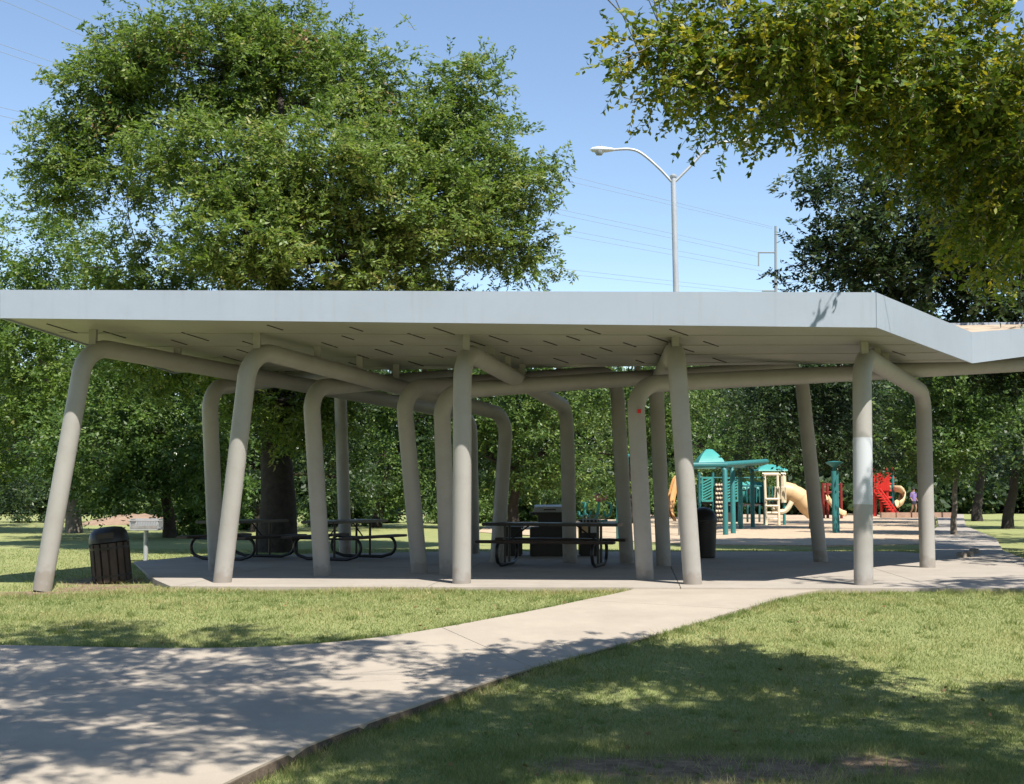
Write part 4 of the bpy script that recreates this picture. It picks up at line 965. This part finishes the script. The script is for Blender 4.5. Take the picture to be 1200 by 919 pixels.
tree('elm_tree', (5.6, 2.2, -.42), near + over, 270000, .060, .034, G['elm'], M['bark2'], 'near elm with yellowish leaves whose branches hang into the upper right', trunk_r=.34, seed=83,
     top=(4.4, 4.4, 6.4), spray=28, sig=.07, twig=.25, per=14, stems=.0028, tint=(.5, .25), droop=.26, rough=.3, dens=[2.1] * len(near) + [1.4] * len(over), clump=.17, cl_n=12, limb_r=.045)
# outer twigs of a neighbour that hang over the roof's right corner
tree('hackberry_tree', (12.2, 12.6, -.1), [((5.25, 15.5, 6.2), (.3, .25, .18)), ((6.9, 14.8, 6.9), (.5, .4, .3)), ((9.6, 13.4, 7.4), (1.2, 1.1, .9)), ((11.8, 12.8, 8), (2.0, 1.8, 1.5))], 16000, .10, .05,
     G['elm'], M['bark2'], 'mid-distance tree hanging over the right corner of the roof', trunk_r=.2, seed=91, top=(11.8, 12.9, 7), spray=28, sig=.10, twig=.34, per=14, stems=.004, clump=.25, limb_r=.05, tint=(.3, .22), droop=.35, dens=[.9, .9, 1, 1])

# unseen trees added around the lawn to block sky light and cast shade
for i, (x, y, h, lab) in enumerate([(-26, -10, 17, 'added sky-blocking tree behind the photographer, farthest out on the left'), (-15, -13, 18, 'added sky-blocking tree behind the photographer, out on the left'), (-4, -14, 19, 'tallest added sky-blocking tree behind the photographer'), (7, -14, 18, 'added sky-blocking tree behind the photographer, on the right'),
                                    (18, -12, 17, 'added sky-blocking tree behind the photographer, far out on the right'), (-19, 4, 11, 'added sky-blocking tree on the lawn, out of view on the left'), (23, 5, 12, 'added sky-blocking tree on the lawn, out of view on the right'), (15.5, 21.5, 12, 'added shade-casting tree beside the right end of the pavilion, out of view'), (19.5, 33, 12, 'added shade-casting tree beside the far footpath, out of view on the right')]):
    k = h / 12; fine = y > 15
    tree('light_block_tree', (x, y, -.4), [((x, y, h * .62), (4.2 * k, 3.4 * k, h * .36)), ((x - 2.8 * k, y + .5, h * .42), (2.6 * k, 2.4 * k, h * .3)), ((x + 2.8 * k, y - .5, h * .44), (2.6 * k, 2.4 * k, h * .3)), ((x, y, h * .3), (3 * k, 2 * k, h * .2))], 26000 if fine else 13000, .16 if fine else .6, .09 if fine else .34, G['dark'], M['bark'], lab,
         group='added light-blocking trees out of view', trunk_r=.32, seed=120 + i, spray=30, sig=.25 if fine else .5, twig=.5, per=10, clump=.7)

# ------------------------------------------------------------------ grass blades on the near lawn
rng = np.random.default_rng(5)
def blades(n, y0, y1, seed):
    rng = np.random.default_rng(seed)
    y = y0 + (y1 - y0) * rng.random(n) ** 1.15; hw = y * .44 + .5; x = rng.uniform(-1, 1, n) * hw
    keep = ~inside(PATHPOLY, x, y) & ~inside(np.array(SLAB), x, y)
    x, y = x[keep], y[keep]; s = soilmask(x, y)
    patch = np.sin(x * 2.1 + 1.3 * np.sin(y * 1.7)) * np.cos(y * 2.6 + np.sin(x * 1.2)) + .5 * np.sin(x * 6.3 + y * 4.1) * np.sin(y * 7 - x * 2)
    keep = rng.random(len(x)) > np.clip((s - .25) * 1.5, 0, .97); x, y, patch, s = x[keep], y[keep], patch[keep], s[keep]
    n = len(x); z = terr(x, y); k = y / 9.
    h = rng.uniform(.018, .042, n) * (1 + .25 * patch) * (1 + .8 * (s > .05)); wd = rng.uniform(.0035, .0065, n) * k
    a = rng.uniform(0, 2 * np.pi, n); lean = rng.normal(size=(n, 2)) * .6
    P = np.c_[x, y, z - .004]; sd = np.c_[np.cos(a), np.sin(a), np.zeros(n)] * wd[:, None] / 2
    tip = P + np.c_[lean * h[:, None], h]
    co = np.stack([P - sd, P + sd, tip], 1).reshape(-1, 3)
    t = .37 + .2 * patch + rng.normal(size=n) * .2 + .3 * s
    return co, t
c1, t1 = blades(420000, 7.0, 17.4, 1); c2, t2 = blades(90000, 17.0, 30, 2)
def tufts(n, seed):
    rng = np.random.default_rng(seed); y = rng.uniform(7.4, 17, n); x = rng.uniform(-1, 1, n) * (y * .44); m_ = 34
    # half of them crowd the path edges
    h_ = n // 2; e = np.r_[LE[8:50], RE[8:57]]; q = e[rng.integers(0, len(e), h_)] + rng.normal(size=(h_, 2)) * .05; x[:h_], y[:h_] = q[:, 0], q[:, 1]
    sz = rng.uniform(.5, 1.2, n); X_ = (x[:, None] + rng.normal(size=(n, m_)) * .045 * sz[:, None]).ravel(); Y_ = (y[:, None] + rng.normal(size=(n, m_)) * .045 * sz[:, None]).ravel(); S_z = np.repeat(sz, m_)
    k = ~inside(PATHPOLY, X_, Y_) & ~inside(np.array(SLAB), X_, Y_); X_, Y_, S_z = X_[k], Y_[k], S_z[k]; n = len(X_)
    h = rng.uniform(.04, .085, n) * S_z; a = rng.uniform(0, 6.28, n); wd = rng.uniform(.005, .009, n) * Y_ / 9
    P = np.c_[X_, Y_, terr(X_, Y_) - .004]; sd = np.c_[np.cos(a), np.sin(a), np.zeros(n)] * wd[:, None] / 2; tip = P + np.c_[rng.normal(size=(n, 2)) * .6 * h[:, None], h]
    return np.stack([P - sd, P + sd, tip], 1).reshape(-1, 3), .22 + rng.normal(size=n) * .2
c3, t3_ = tufts(900, 3)
co = np.r_[c1, c2, c3]; tt = np.r_[t1, t2, t3_]
me = np_mesh('grass', co, np.arange(len(co)), 3)
a = me.attributes.new('tint', 'FLOAT', 'FACE'); a.data.foreach_set('value', np.clip(tt, 0, 1).astype(np.float32))
gro = link('grass', me, G['grass']); gro['kind'] = 'stuff'; tag(gro, 'short mown green lawn grass with dry tips', 'grass')
# fallen leaves on the path, bare soil and lawn
fp = rng.random((260, 2)); x = fp[:, 0] * 9 - 4.5; y = 7.4 + fp[:, 1] * 8
on = inside(PATHPOLY, x, y); z = np.where(on, gz(y) + .026, terr(x, y) + .03); kp = (~on) | (rng.random(260) < .0); x, y, z = x[kp], y[kp], z[kp]; n = len(x)
dv = np.c_[rng.normal(size=(n, 2)), rng.normal(size=n) * .12]
lo_ = leaf_cloud(np.c_[x, y, z], dv, .05, .03, rng.random(n), 'fallen_leaves', G['dead'], None, rng); lo_['kind'] = 'stuff'; tag(lo_, 'small brown fallen leaves scattered over lawn and path', 'leaves')
